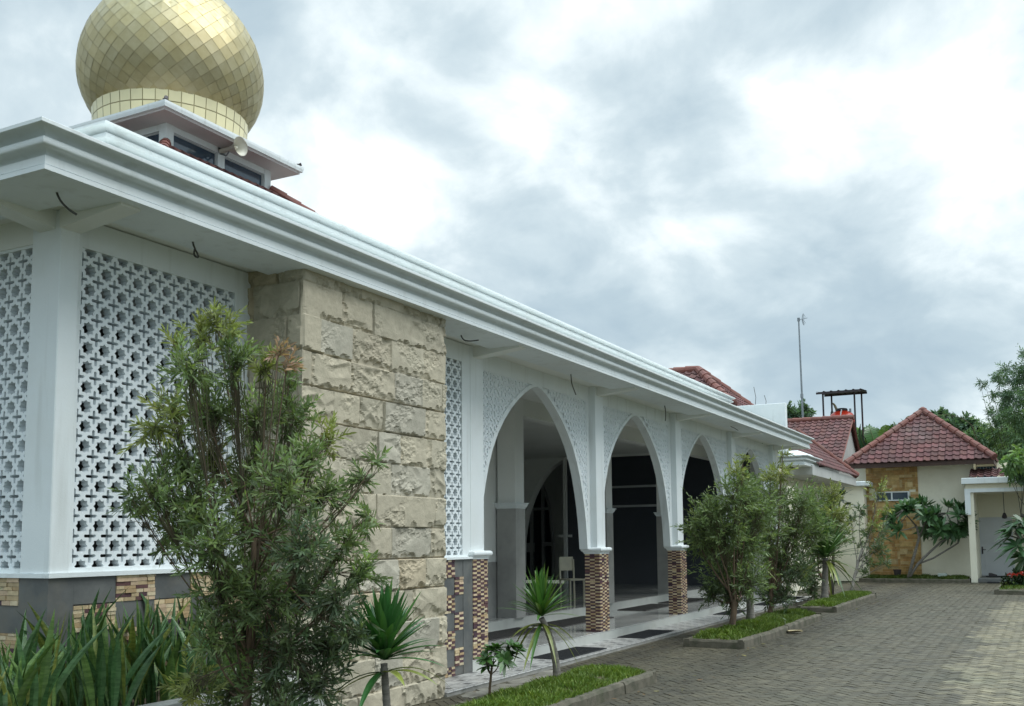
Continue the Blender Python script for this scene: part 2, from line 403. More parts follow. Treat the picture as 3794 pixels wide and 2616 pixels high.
# outer points for the cross cell, matched in order to CR
CRD = []
for (x, y) in CR:
    k = .5 / (abs(x) + abs(y)); CRD.append((x * k, y * k))
def lattice(mb, org, du, p, nu, nv, nrm, th=.07, off=(0, 0)):
    """org: lower corner, du: unit vector along the wall, nrm: outward normal"""
    org, du, nrm = np.array(org, float), np.array(du, float), np.array(nrm, float); dz = np.array([0, 0, 1.])
    def cell(cu, cv, inner, outer):
        P = []
        for ring, back in ((outer, 0), (inner, 0), (inner, 1)):
            for x, y in ring: P.append(org + du * (cu + x) * p + dz * (cv + y) * p - nrm * th * back)
        n = 16
        f = [(j, (j + 1) % n, n + (j + 1) % n, n + j) for j in range(n)] + [(n + j, n + (j + 1) % n, 2 * n + (j + 1) % n, 2 * n + j) for j in range(n)]
        mb.add(P, f)
    for i in range(-1, nu + 1):
        for j in range(-1, nv + 1):
            cell(i + off[0], j + off[1], S8, DIA)
            cell(i + .5 + off[0], j + .5 + off[1], CR, CRD)
LP = .145
mb = MB()
lattice(mb, (-6.205, 4.942, 1.446), (0, 1, 0), LP, 10, 16, (1, 0, 0))
mb.build('lattice_panel', LATTICE, mosque)
def frame_y(mb, xf, ya, yb, za, zb, ya2, yb2, za2, zb2, t=.09):
    """white surround in the plane x = xf: outer ya..yb, opening ya2..yb2"""
    mb.box(xf - t, xf, ya, ya2, za, zb); mb.box(xf - t, xf, yb2, yb, za, zb)
    mb.box(xf - t, xf - .001, ya2, yb2, za, za2); mb.box(xf - t, xf - .001, ya2, yb2, zb2, zb)
mb = MB(); frame_y(mb, -6.192, 4.812, 6.72, 1.40, 3.99, 4.858, 6.41, 1.437, 3.778)
mb.box(-6.30, -6.14, 4.64, 6.72, 1.372, 1.405)
mb.build('lattice_frame', WHITE, mosque)
mb = MB()
lattice(mb, (-6.205, 8.92, 1.446), (0, 1, 0), LP, 10, 16, (1, 0, 0), off=(.0, 0))
mb.build('lattice_panel', LATTICE, mosque)
mb = MB(); frame_y(mb, -6.190, 8.75, 10.40, 1.40, 3.99, 8.80, 10.215, 1.437, 3.765)
mb.box(-6.30, -6.135, 8.75, 10.375, 1.385, 1.412)
mb.build('lattice_frame', WHITE, mosque)
# left face
mb = MB()
for x in (-6.56, -8.26): lattice(mb, (x, 4.70, 1.446), (-1, 0, 0), LP, 10, 16, (0, -1, 0))
mb.build('lattice_panel', LATTICE, mosque)
mb = MB()
for xa, xb in ((-8.10, -6.47), (-9.8, -8.10)):
    mb.box(xb - .035, xb, 4.69, 4.78, 1.40, 3.99); mb.box(xa, xa + .06, 4.69, 4.78, 1.40, 3.99)
    mb.box(xa + .06, xb - .035, 4.691, 4.78, 1.40, 1.437); mb.box(xa + .06, xb - .035, 4.691, 4.78, 3.778, 3.99)
mb.box(-26, -9.8, 4.69, 4.78, 1.4, 3.99)
mb.box(-26, -6.17, 4.635, 4.78, 1.372, 1.402)
mb.build('lattice_frame', WHITE, mosque)

# --- plinth of grey tile squares and ledgestone
CRM = [(.62, .50, .31), (.54, .42, .25), (.66, .56, .38), (.47, .34, .19), (.58, .44, .30)]
DRK = [(.085, .04, .055), (.11, .052, .06), (.07, .04, .058), (.13, .062, .06)]
def stones(mb, o, du, w, h, nrm, cw=.083, ch=.026, ledge=False, base=.0):
    """small split stones standing proud of a face. o lower corner, du along, nrm outward"""
    o, du, nrm = np.array(o, float), np.array(du, float), np.array(nrm, float); dz = np.array([0, 0, 1.])
    def stone(u0, u1, v0, v1, c):
        d = base + random.uniform(.002, .014); g = .0012
        P = [o + du * u + dz * v + nrm * q for q in (-.004, d) for u, v in ((u0 + g, v0 + g), (u1 - g, v0 + g), (u1 - g, v1 - g), (u0 + g, v1 - g))]
        mb.add(P, [(4, 5, 6, 7), (0, 1, 5, 4), (1, 2, 6, 5), (2, 3, 7, 6), (3, 0, 4, 7)], 0, c)
    def tint(pal):
        c = random.choice(pal); k = random.uniform(.82, 1.15); return tuple(k * x for x in c)
    if ledge:
        v = 0
        while v < h - .012:
            v1 = min(h, v + random.uniform(.026, .036)); u = 0
            while u < w - .01:
                u1 = min(w, u + random.uniform(.06, .14))
                stone(u, u1, v, v1, tint(DRK) if random.random() < .12 else tint(CRM)); u = u1
            v = v1
    else:
        nc = max(1, round(w / cw)); nr = max(1, round(h / ch)); cw = w / nc; ch = h / nr
        for i in range(nc):
            for j in range(nr):
                dark = (i + j) % 2 == 0
                if random.random() < .06: dark = not dark
                sh = (i % 2) * ch * .0
                stone(i * cw, (i + 1) * cw, j * ch + sh, (j + 1) * ch + sh, tint(DRK) if dark else tint(CRM))

mbt, mbs = MB(), MB()
def plinth(o, du, nrm, w, z0, z1, sw, sh, ledge, first):
    o, du, nrm = np.array(o, float), np.array(du, float), np.array(nrm, float)
    v = z1; j = 0
    while v > z0 + .02:
        v0 = max(z0, v - sh); u = 0; i = 0
        while u < w - .01:
            u1 = min(w, u + sw)
            if (i + j) % 2 == first:
                P = [o + du * a + np.array([0, 0, b]) + nrm * q for q in (-.03, 0) for a, b in ((u + .001, v0 + .001), (u1 - .001, v0 + .001), (u1 - .001, v - .001), (u + .001, v - .001))]
                mbt.add(P, [(4, 5, 6, 7), (0, 1, 5, 4), (1, 2, 6, 5), (2, 3, 7, 6), (3, 0, 4, 7)])
            else: stones(mbs, o + du * u + np.array([0, 0, v0]), du, u1 - u, v - v0, nrm, .079, .0275, ledge)
            u = u1; i += 1
        v = v0; j += 1
plinth((-6.165, 4.858, 0), (0, 1, 0), (1, 0, 0), 1.80, .05, 1.372, .362, .195, True, 0)
plinth((-6.165, 8.83, 0), (0, 1, 0), (1, 0, 0), 1.35, .05, 1.385, .232, .205, False, 1)
plinth((-6.47, 4.655, 0), (-1, 0, 0), (0, -1, 0), 3.4, .05, 1.372, .362, .195, True, 1)
mbt.box(-6.47, -6.163, 4.652, 4.857, .05, 1.371)
mbt.box(-6.22, -6.160, 10.18, 10.399, .05, 1.384)
mbt.box(-6.30, -6.19, 4.86, 10.39, .02, 1.37); mbt.box(-10, -6.30, 4.68, 4.80, .02, 1.37)
mbt.build('plinth_tile', SLATE, mosque); mbs.build('plinth_ledgestone', BRICKS, mosque)

# --- split stone pillar
def pillar():
    X0, X1, Y0, Y1, Z0, Z1 = -6.30, -5.60, 6.60, 8.875, -.02, 4.0
    rows = [0, .22]
    while rows[-1] < Z1: rows.append(rows[-1] + .303)
    rr = random.Random(3); cuts = []
    for k in range(len(rows)):
        u = -rr.uniform(.05, .5); c = [u]
        while u < 4: u += rr.choice((.38, .46, .55, .62, .70)); c.append(u)
        cuts.append(c)
    tones = {}
    def tone(k, i):
        if (k, i) not in tones:
            q = rr.random(); b = rr.uniform(.82, 1.12)
            b = .90 + (b - .82) * .6; t = (1.04, .96, .85) if q < .10 else (.97, .98, .99) if q < .24 else (1.05, 1.02, .96) if q < .6 else (1, .985, .94)
            tones[k, i] = (tuple(b * x for x in t), rr.uniform(-.015, .02), rr.uniform(-.05, .05), rr.uniform(-.07, .07))
        return tones[k, i]
    def hsh(*a):
        h = math.sin(sum(x * k for x, k in zip(a, (12.9898, 78.233, 37.719, 94.673)))) * 43758.5453; return h - math.floor(h)
    def disp(u, z, seed):
        k = max(i for i, v in enumerate(rows) if v <= z + 1e-6 or i == 0)
        c = cuts[k]; i = max(j for j, v in enumerate(c) if v <= u + 1e-6 or j == 0)
        zt_ = rows[k + 1] if k + 1 < len(rows) else 9; ut = c[i + 1] if i + 1 < len(c) else 9
        e = min(z - rows[k], zt_ - z, u - c[i], ut - u)
        t, d0, gu, gz = tone(k, i)
        p = Vector((u * 5 + i * 7.3, z * 6 + k * 3.1, seed))
        f = mn.fractal(p, .8, 2.2, 5)
        h = .036 + d0 * .5 + .0045 * f + gu * (u - c[i] - .25) * .3 + gz * (z - rows[k] - .15) * .25
        # rough, pitted zones
        rz = mn.noise(Vector((u * 2.4 + 11 * i, z * 3.1 + 5 * k, seed + 9)))
        if rz > .02:
            pz_ = mn.fractal(Vector((u * 11, z * 14, seed + 3)), .7, 2.2, 4); q = math.floor(pz_ * 3.2) / 3.2
            h += .015 * q * min(1, (rz - .02) * 5)
        # scallops bitten out along the lower and left edges, and a few across the face
        zb = z - rows[k] + .006 * mn.noise(Vector((u * 40, z * 40, seed)))
        rough = hsh(k, i, 5, seed)
        for lv, amp in ((0, 1.0), (1, .75)):
            wv = .06 + .09 * hsh(k, i, lv, 1); q0 = math.floor((u - c[i]) / wv + .5 * lv); cu = c[i] + (q0 + .5 - .5 * lv + .3 * (hsh(q0, k, i, lv) - .5)) * wv
            ht = (.018 + .075 * hsh(q0 + 3, k, i + 1, lv) ** 1.6) * amp * (1.5 if rough > .6 else .9)
            x = abs(u - cu) / (wv * .56)
            if x < 1 and hsh(q0, k + 2, i, lv + 4) > (.30 if rough > .4 else .62):
                top = ht * math.sqrt(1 - x * x)
                if zb < top: h -= .013 + .016 * (1 - zb / (top + 1e-6)) * amp
        if rough > .5:
            q0 = math.floor(z / .085 + hsh(k, i)); wl = .015 + .07 * hsh(q0, k, i, 8)
            if u - c[i] < wl * math.sqrt(max(0, 1 - ((z / .085 + hsh(k, i) - q0 - .5) * 1.9) ** 2)): h -= .014
        if rough > .35:
            vd = mn.voronoi(Vector((u * 3.6 + i * 3, z * 5.0 + k, seed + 2)))
            ds, ps = vd[0], vd[1][0]
            if hsh(round(ps[0] * 50), round(ps[1] * 50), 2) > .45:
                g_ = min(1, max(0, ds[1] - ds[0]) * 3); dz_ = (z * 5.0 + k - ps[1]); h -= g_ * (.007 + .016 * max(0, min(1, .5 + dz_)))
        h = max(h, .002)
        if e < .0035: h = min(h, .030) - .022
        return h, t
    mb = MB(); st = .0125
    def face(org, du, nrm, wd, useed, seed, edge):
        org, du, nrm = np.array(org, float), np.array(du, float), np.array(nrm, float)
        nu, nv = int(wd / st), int((Z1 - Z0) / st)
        P, T = [], []
        for j in range(nv + 1):
            for i in range(nu + 1):
                u, z = wd * i / nu, Z0 + (Z1 - Z0) * j / nv
                h, t = disp(u + useed, z, seed)
                if i == (nu if edge else 0): h = .03
                elif i in (0, nu): h = 0
                elif i == (nu - 1 if edge else 1): h = max(h, .022)
                P.append(org + du * u + np.array([0, 0, z]) + nrm * h); T.append(t)
        b = len(mb.v); mb.v.extend([tuple(p) for p in P])
        for j in range(nv):
            for i in range(nu):
                a = j * (nu + 1) + i
                mb.f.append([b + a, b + a + 1, b + a + nu + 2, b + a + nu + 1]); mb.m.append(0); mb.c.append(T[a])
    face((X1, Y0 - .03, 0), (0, 1, 0), (1, 0, 0), Y1 - Y0 + .03, .75, 1.0, 0)
    face((X0, Y0, 0), (1, 0, 0), (0, -1, 0), X1 - X0 + .03, .05, 2.0, 1)
    mb.quad((X1, Y1, Z0), (X0, Y1, Z0), (X0, Y1, Z1), (X1, Y1, Z1), 0, (.9, .88, .8))
    return mb
pillar().build('stone_pillar', LIME, mosque)

# --- arcade columns
def capital_prof(z, s=1.0):
    return [(-.01, z), (.012, z), (.014, z + .018), (.022, z + .02), (.024, z + .036)] + [(.030 + .022 * math.sin(t * PI / 6), z + .038 + .030 * (1 - math.cos(t * PI / 6))) for t in range(7)] + [(.02, z + .10), (-.02, z + .10)]
for k, y in enumerate(COLY):
    mb = MB(); mb.bbox(-6.40, -6.192, y + .012, y + .337, 1.44, 3.999, .006)
    col = mb.build('arcade_column', WHITE, mosque)
    mb = MB(); mb.ring_mould(XF - .25, XF - .005, y + .005, y + .345, capital_prof(1.378)); mb.build('capital', WHITE, col)
    mb = MB()
    z0 = ZP - .0 if k else ZP
    mb.box(XF - .247, XF - .006, y + .006, y + .344, z0 - .01, 1.38, 0, (.07, .05, .05))
    hh = 1.38 - z0
    stones(mb, (XF - .006, y, z0), (0, 1, 0), .35, hh, (1, 0, 0)); stones(mb, (XF - .25, y + .006, z0), (1, 0, 0), .25, hh, (0, -1, 0))
    stones(mb, (XF, y + .344, z0), (-1, 0, 0), .25, hh, (0, 1, 0))
    mb.build('mosaic_base', BRICKS, col)

# --- pointed arches with carved spandrels
CURVE = [(1.452, 1.655), (1.65, 1.635), (1.87, 1.605), (2.10, 1.555), (2.32, 1.49), (2.55, 1.41), (2.77, 1.305), (3.0, 1.155), (3.2, .975), (3.36, .795), (3.5, .60), (3.61, .42), (3.69, .26), (3.74, .13), (3.767, 0)]
def half_w(z):
    for (z0, w0), (z1, w1) in zip(CURVE, CURVE[1:]):
        if z <= z1: return w0 + (w1 - w0) * max(0, (z - z0)) / (z1 - z0)
    return 0
def clear_of_arch(dy, z):
    """distance-like test outside the arch curve"""
    best = 9
    for zz, ww in CURVE: best = min(best, math.hypot(abs(dy) - ww, z - zz))
    return best if (z > 3.767 or abs(dy) > half_w(z)) else -best
XA = -6.30; TH = .14
for k in range(4):
    ya, yb = COLY[k] + .338, COLY[k + 1] + .011; yc = ya + (yb - ya) * .4915
    mb = MB()
    for x, s in ((XA - .018, 1), (XA - TH, -1)):
        for (z0, w0), (z1, w1) in zip(CURVE, CURVE[1:]):
            mb.quad((x, ya, z0), (x, yc - w0, z0), (x, yc - w1, z1), (x, ya, z1)); mb.quad((x, yc + w0, z0), (x, yb, z0), (x, yb, z1), (x, yc + w1, z1))
        mb.quad((x, ya, 3.767), (x, yb, 3.767), (x, yb, 3.998), (x, ya, 3.998))
    for sg in (-1, 1):
        for (z0, w0), (z1, w1) in zip(CURVE, CURVE[1:]):
            mb.quad((XA - TH, yc + sg * w0, z0), (XA, yc + sg * w0, z0), (XA, yc + sg * w1, z1), (XA - TH, yc + sg * w1, z1))
            # proud band along the arch edge
            b0 = .075
            mb.quad((XA, yc + sg * w0, z0), (XA, yc + sg * (w0 + b0), z0 + .02), (XA, yc + sg * (w1 + b0), z1 + .03), (XA, yc + sg * w1, z1))
            mb.quad((XA, yc + sg * (w0 + b0), z0 + .02), (XA - .03, yc + sg * (w0 + b0), z0 + .02), (XA - .03, yc + sg * (w1 + b0), z1 + .03), (XA, yc + sg * (w1 + b0), z1 + .03))
    mb.quad((XA - TH, yc - 1.655, 1.452), (XA, yc - 1.655, 1.452), (XA, ya, 1.452), (XA - TH, ya, 1.452)); mb.quad((XA - TH, yc + 1.655, 1.452), (XA, yc + 1.655, 1.452), (XA, yb, 1.452), (XA - TH, yb, 1.452))
    mb.box(XA - .02, XA + .001, ya, yb, 3.775, 3.998)
    mb.box(XA - .02, XA + .0005, ya, ya + .03, 1.452, 3.775); mb.box(XA - .02, XA + .0005, yb - .10, yb, 1.452, 3.775)
    arch = mb.build('arch_panel', WHITE, mosque)
    # carved relief: a pierced skin of petals, crescents and rosettes over the spandrel
    p = .098; rr = random.Random(11)
    ny = int((yb - ya - .13) / p) + 1; nz = int((3.775 - 1.6) / p) + 1
    half = (MB(), MB())
    for i in range(ny):
        for j in range(nz):
            mb = half[0 if ya + .03 + (i + .5) * p < yc else 1]
            cy_, cz_ = ya + .03 + (i + .5) * p, 3.775 - (j + .5) * p
            if min(clear_of_arch(cy_ + a * p * .5 - yc, cz_ + b * p * .5) for a in (-1, 1) for b in (-1, 1)) < .012: continue
            kind = (i * 2 + j * 3) % 5; n = 14; ph = rr.uniform(0, 2 * PI) if kind not in (0,) else 0
            inner, outer = [], []
            for q in range(n):
                a = 2 * PI * q / n; c, s = math.cos(a), math.sin(a)
                kk = .5 / max(abs(c), abs(s)); outer.append((c * kk, s * kk))
                if kind == 0: r = .40 if q % 2 else .27
                elif kind in (1, 3): r = .34 + .11 * math.cos(2 * (a - ph))
                elif kind == 2: r = .33 + .12 * math.cos(a - ph) - .05 * math.cos(3 * (a - ph))
                else: r = .32 + .12 * math.cos(3 * (a - ph))
                inner.append((r * c, r * s))
            P = []
            for ring, xx in ((outer, XA - .002), (inner, XA - .002), (inner, XA - .018)):
                P += [(xx, cy_ + u * p, cz_ + v * p) for u, v in ring]
            if rr.random() < .45:     # an inner boss fills most of the hole and leaves a crescent groove
                ox, oz = rr.uniform(-.05, .05), rr.uniform(-.05, .05)
                B = [(xx, cy_ + (u * .58 + ox) * p, cz_ + (v * .58 + oz) * p) for xx in (XA - .018, XA - .004) for u, v in inner]
                mb.add(B, [(t, (t + 1) % n, n + (t + 1) % n, n + t) for t in range(n)] + [tuple(range(n, 2 * n))])
            mb.add(P, [(t, (t + 1) % n, n + (t + 1) % n, n + t) for t in range(n)] + [(n + t, n + (t + 1) % n, 2 * n + (t + 1) % n, 2 * n + t) for t in range(n)])
    for mb in half: mb.build('carved_relief', LATTICE, arch)

RISER = mat('riser_tile', (.52, .535, .50), (.46, .47, .44), 2, .4, stain=(.36, .36, .33), sscale=1.5)
# --- porch floor, inner step, hall
mb = MB(); mb.box(-26, XF, 10.38, 26.4, -.1, ZP - .012); mb.box(-26, -6.4, 4.9, 10.38, -.1, ZP - .012); mb.build('porch_riser', RISER, mosque)
mb = MB(); mb.bbox(-7.81, XF + .004, 10.38, 26.4, ZP - .011, ZP, .003); mb.bbox(-7.81, -6.4, 4.9, 10.38, ZP - .011, ZP, .003); mb.build('porch_floor', FLOORT, mosque)
mb = MB(); mb.box(-26, -7.80, 6.4, 26.3, ZP - .01, ZI - .012); mb.build('inner_step', RISER, mosque)
mb = MB(); mb.bbox(-26, -7.794, 6.4, 26.3, ZI - .011, ZI, .003); mb.build('hall_floor', FLOORT, mosque)
ICY = [14.48 + PITCH * k for k in range(4)]
for y in ICY[:3]:
    mb = MB(); mb.bbox(-8.10, -7.76, y + .01, y + .325, 2.15, 3.999, .006); col = mb.build('inner_column', HALLWALL, mosque)
    mb = MB(); mb.bbox(-8.11, -7.75, y, y + .335, ZI - .01, 2.13, .005); mb.build('marble_dado', DADO, col)
    mb = MB(); mb.ring_mould(-8.10, -7.76, y + .01, y + .325, [(0, 2.125), (.012, 2.125), (.015, 2.14), (.03, 2.155), (.042, 2.18), (.045, 2.20), (.06, 2.205), (.06, 2.222), (0, 2.225)]); mb.build('capital', WHITE, col)
mb = MB(); mb.box(-8.30, -8.14, 12.3, 14.6, 1.25, 4.0); mb.build('hall_wall', HALLWALL, mosque); mb = MB(); 
mb.box(-26, -16.45, 26.2, 26.5, ZI, 4.5); mb.box(-12.36, -7.0, 26.2, 26.5, 3.94, 4.5); mb.box(-26, -12.36, 28.6, 28.9, ZI, 4.5); mb.box(-25.9, -25.7, 6.5, 26.2, ZI, 4.5)
mb.build('hall_wall', HALLWALL, mosque)
mb = MB(); mb.box(-8.31, -8.13, 12.3, 14.62, ZI - .01, 1.25); mb.build('hall_dado', DADO, mosque)
mb = MB(); mb.box(-9.3, -9.1, 6.5, 12.25, ZP, 4.4); mb.build('shade_backing', mat('shade_black', (.03, .032, .034), (.04, .042, .044), 2, .6), mosque)  # added near-black backing, stands in for the shade seen through the lattice holes
mb = MB(); mb.box(-26, -8.02, 6.4, 28.9, 4.42, 4.6)
for y in (10.6, 14.6, 18.4, 22.3): mb.box(-26, -8.03, y, y + .25, 4.15, 4.42)
mb.build('hall_ceiling', SOFFIT, mosque)
mb = MB(); mb.box(-12.36, -6.6, 26.25, 26.3, ZI, 3.94); dk = mb.build('dark_glazing', BLACKGLASS, mosque)
mb = MB()
for z in (2.50, 3.05): mb.box(-11.4, -8.9, 26.20, 26.249, z, z + .06)
mb.build('glazing_bar', ALU, dk)
mb = MB(); mb.box(-6.9, -6.2, 26.1, 26.4, ZP, 4.0); mb.build('end_pier', HALLWALL, mosque)
# pointed niche with a glazed door at the far end of the hall
mb = MB()
NC = [(ZI, 1.42), (1.6, 1.38), (2.0, 1.32), (2.35, 1.25), (2.9, 1.02), (3.2, .85), (3.42, .70), (3.65, .48), (3.79, .31), (3.93, 0)]
for (z0, w0), (z1, w1) in zip(NC, NC[1:]):
    xr = -12.44
    mb.quad((-16.5, 26.19, z0), (xr - w0, 26.19, z0), (xr - w1, 26.19, z1), (-16.5, 26.19, z1))
    mb.quad((xr - w0, 26.17, z0), (xr - w0, 26.5, z0), (xr - w1, 26.5, z1), (xr - w1, 26.17, z1))
    mb.quad((xr - w0 - .12, 26.17, z0), (xr - w0, 26.17, z0), (xr - w1, 26.17, z1), (xr - w1 - .12, 26.17, z1 + .03))
mb.quad((-16.5, 26.19, 3.93), (-12.36, 26.19, 3.93), (-12.36, 26.19, 4.45), (-16.5, 26.19, 4.45))
mb.box(-12.44, -12.34, 26.17, 28.6, ZI, 4.42); mb.box(-12.60, -12.20, 26.15, 26.4, 1.68, 1.75)
mb.build('pointed_niche', HALLWALL, mosque)
mb = MB(); mb.poly([(-15.2, 28.45, ZI), (-13.87, 28.45, ZI), (-13.88, 28.45, 1.6), (-13.98, 28.45, 2.62), (-14.12, 28.45, 3.1), (-14.29, 28.45, 3.5), (-14.46, 28.45, 3.1), (-14.75, 28.45, 2.5), (-15.2, 28.45, 1.6)]); door = mb.build('glass_door', BLACKGLASS, mosque)
mb = MB()
for x0, x1, z1 in ((-14.68, -14.57, 2.75), (-14.26, -14.17, 3.3)): mb.box(x0, x1, 28.36, 28.44, ZI, z1)
mb.box(-15.1, -13.95, 28.35, 28.435, 2.55, 2.64); mb.box(-14.20, -13.87, 28.35, 28.437, 1.42, 1.54); mb.box(-15.1, -13.87, 28.35, 28.437, ZI, .46)
mb.tube([(-14.46, 28.40, 3.15), (-14.29, 28.40, 3.52), (-14.12, 28.40, 3.1), (-13.98, 28.40, 2.62), (-13.88, 28.4, 1.6), (-13.87, 28.4, ZI)], .055, 4)
mb.build('door_frame', ALU, door)
mb = MB(); mb.box(-14.75, -14.50, 28.26, 28.35, 1.22, 1.52); mb.build('handle', ALU, door)
mb = MB(); mb.box(-26, -15.15, 28.2, 28.6, ZI, 4.5); mb.quad((-16, 28.47, ZI), (-12.44, 28.47, ZI), (-12.44, 28.47, 4.5), (-16, 28.47, 4.5)); mb.build('niche_wall', HALLWALL, mosque)
# recessed ceiling lamps of the hall
mb = MB()
for x, y in ((-10.3, 17.2), (-9.0, 17.4), (-10.6, 21.5), (-9.0, 21.5)):
    mb = MB(); mb.lathe([(.10, 4.419), (.10, 4.405), (.08, 4.402), (.075, 4.412)], x, y, 14); mb.build('downlight', ALU, mosque)

# --- tiled hip roof, lantern and dome
RX, RY = -17.03, 15.56
def tile_slope(mb, A, B, Cc, D, rows, pit=.24, hgt=.045, tr=None):
    """wavy clay tiles on the slope with eave A-B and top D-Cc (D above A, Cc above B)"""
    A, B, Cc, D = [np.array(p, float) for p in (A, B, Cc, D)]
    e = B - A; Lw = np.linalg.norm(e); e /= Lw
    n = np.cross(e, D - A); 
    if np.linalg.norm(n) < 1e-6: n = np.cross(e, Cc - A)
    n /= np.linalg.norm(n)
    if n[2] < 0: n = -n
    upv = np.cross(n, e); upv *= np.sign(upv[2])
    hl = (D - A) @ upv
    uD, uC = (D - A) @ e, (Cc - A) @ e
    rr = tr or random.Random(5); sub = 8
    for r in range(rows):
        s0, s1 = r / rows, (r + 1) / rows
        a0, b0 = uD * s0, Lw + (uC - Lw) * s0; a1, b1 = uD * s1, Lw + (uC - Lw) * s1
        lift0, lift1 = .035, .004
        i0, i1 = int(a0 / pit * sub) - 1, int(b0 / pit * sub) + 1
        us = [min(max(i * pit / sub, a0), b0) for i in range(i0, i1 + 1)]
        def hh(u):
            t = (u / pit) % 1; return hgt * math.sin(PI * t / .56) if t < .56 else 0.004
        lo = [A + e * u + upv * (hl * s0) + n * (hh(u) + lift0) for u in us]
        dn = [A + e * u + upv * (hl * s0) + n * (hh(u) + lift1 - .004) for u in us]
        hi = [A + e * min(max(u, a1), b1) + upv * (hl * s1) + n * (hh(u) + lift1) for u in us]
        for i in range(len(us) - 1):
            if us[i + 1] - us[i] < 1e-5: continue
            q = math.floor((us[i] + 1e-4) / pit); h = math.sin(q * 12.9 + r * 78.2) * 43758.5; h -= math.floor(h)
            c = (.68 + .52 * h * h,) * 3; c = (c[0], c[1] * (.94 + .1 * ((h * 7) % 1)), c[2] * (.92 + .14 * ((h * 3) % 1)))
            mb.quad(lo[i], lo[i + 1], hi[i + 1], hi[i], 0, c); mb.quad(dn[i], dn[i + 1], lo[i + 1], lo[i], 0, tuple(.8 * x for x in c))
def ridge(mb, P, Q, r=.09, seg=.36):
    P, Q = np.array(P, float), np.array(Q, float); Ln = np.linalg.norm(Q - P); n = max(1, round(Ln / seg)); d = (Q - P) / n
    for i in range(n): mb.tube([P + d * i, P + d * (i + .12), P + d * (i + 1.06)], [r * 1.13, r * 1.10, r * .92], 10, 0)
lw = 1.54; zr = 9.66; sl_ = .77; run = 5.2
def corner(sx, sy, d=0): return (RX + sx * (lw + d), RY + sy * (lw + d), zr - d * sl_)
mb = MB()
for a, b in (((1, -1), (1, 1)), ((-1, -1), (1, -1)), ((1, 1), (-1, 1)), ((-1, 1), (-1, -1))):
    tile_slope(mb, corner(*a, run), corner(*b, run), corner(*b), corner(*a), 20)
roof = mb.build('hip_roof', DARKROOF, mosque)
mb = MB()
for sx in (-1, 1):
    for sy in (-1, 1):
        mb = MB(); ridge(mb, corner(sx, sy, run), np.array(corner(sx, sy, 0)) + np.array([0, 0, .05]), .11); mb.build('ridge_cap', RIDGE, roof)
mb = MB()
zt = 10.14
for sx in (-1, 1):
    for sy in (-1, 1):
        x, y = RX + sx * (lw - .10), RY + sy * (lw - .10); mb.box(x - .10, x + .10, y - .10, y + .10, zr - .3, zt)
    mb.box(RX + sx * (lw - .10) - .09, RX + sx * (lw - .10) + .09, RY - .10, RY + .10, zr - .2, zt)
    mb.box(RX - .10, RX + .10, RY + sx * (lw - .10) - .09, RY + sx * (lw - .10) + .09, zr - .2, zt)
mb.box(RX - lw + .01, RX + lw - .01, RY - lw + .01, RY + lw - .01, zt - .13, zt)
mb.box(RX - lw + .02, RX + lw - .02, RY - lw + .02, RY + lw - .02, zr - .4, zr + .04)
lant = mb.build('lantern', WHITE, mosque)
for ax in (0, 1):
    for s in (-1, 1):
        for h in (-1, 1):
            mb = MB(); lo_, hi_ = (.10, lw - .20) if h > 0 else (-(lw - .20), -.10)
            d = s * (lw - .08)
            P = [(lo_, zr + .04), (hi_, zr + .04), (hi_, zt - .13), (lo_, zt - .13)]
            mb.poly([((RX + d, RY + u, z) if ax == 0 else (RX + u, RY + d, z)) for u, z in P]); w_ = mb.build('window', WIN, lant)
            mb = MB(); d2 = s * (lw - .075)
            for (u0, u1, z0, z1) in ((lo_, hi_, zr + .04, zr + .065), (lo_, hi_, zt - .155, zt - .13), (lo_, lo_ + .03, zr + .065, zt - .155), (hi_ - .03, hi_, zr + .065, zt - .155)):
                if ax == 0: mb.box(RX + d2 - .012, RX + d2 + .012, RY + u0, RY + u1, z0, z1)
                else: mb.box(RX + u0, RX + u1, RY + d2 - .012, RY + d2 + .012, z0, z1)
            mb.build('window_frame', ALU, w_)
mb = MB(); ew = 2.0
mb.ring_mould(RX - ew, RX + ew, RY - ew, RY + ew, [(-.05, zt), (0, zt), (0, zt + .10), (.025, zt + .11), (.03, zt + .17), (0, zt + .185)])
mb.build('lantern_eave', mat('eave_paint', (.60, .56, .55), (.55, .52, .51), 2, .6), mosque)
mb = MB(); mb.ring_mould(RX - ew - .02, RX + ew + .02, RY - ew - .02, RY + ew + .02, [(.0, zt + .05), (.03, zt + .05), (.045, zt + .12), (.045, zt + .17), (0, zt + .17)]); mb.build('eave_trim', WHITE, mosque)
# drum ring of cream panels
mb = MB()
zr0, zr1 = zt + .17, 11.10
n = 40; prof = [(1.62, zr0), (1.62, 10.55), (1.64, 10.83), (1.66, 11.10)]
for (r0, z0), (r1, z1) in zip(prof, prof[1:]):
    for j in range(n):
        a0, a1 = 2 * PI * (j + .035) / n, 2 * PI * (j + .965) / n; g = .012
        c = random.uniform(.88, 1.06)
        mb.quad((RX + r0 * math.cos(a0), RY + r0 * math.sin(a0), z0 + g), (RX + r0 * math.cos(a1), RY + r0 * math.sin(a1), z0 + g), (RX + r1 * math.cos(a1), RY + r1 * math.sin(a1), z1 - g), (RX + r1 * math.cos(a0), RY + r1 * math.sin(a0), z1 - g), 0, (c, c, c))
drum = mb.build('dome_drum', RINGM, mosque)
mb = MB(); mb.lathe([(r - .008, z) for r, z in prof], RX, RY, 40); mb.build('drum_seam', GOLDSEAM, drum)
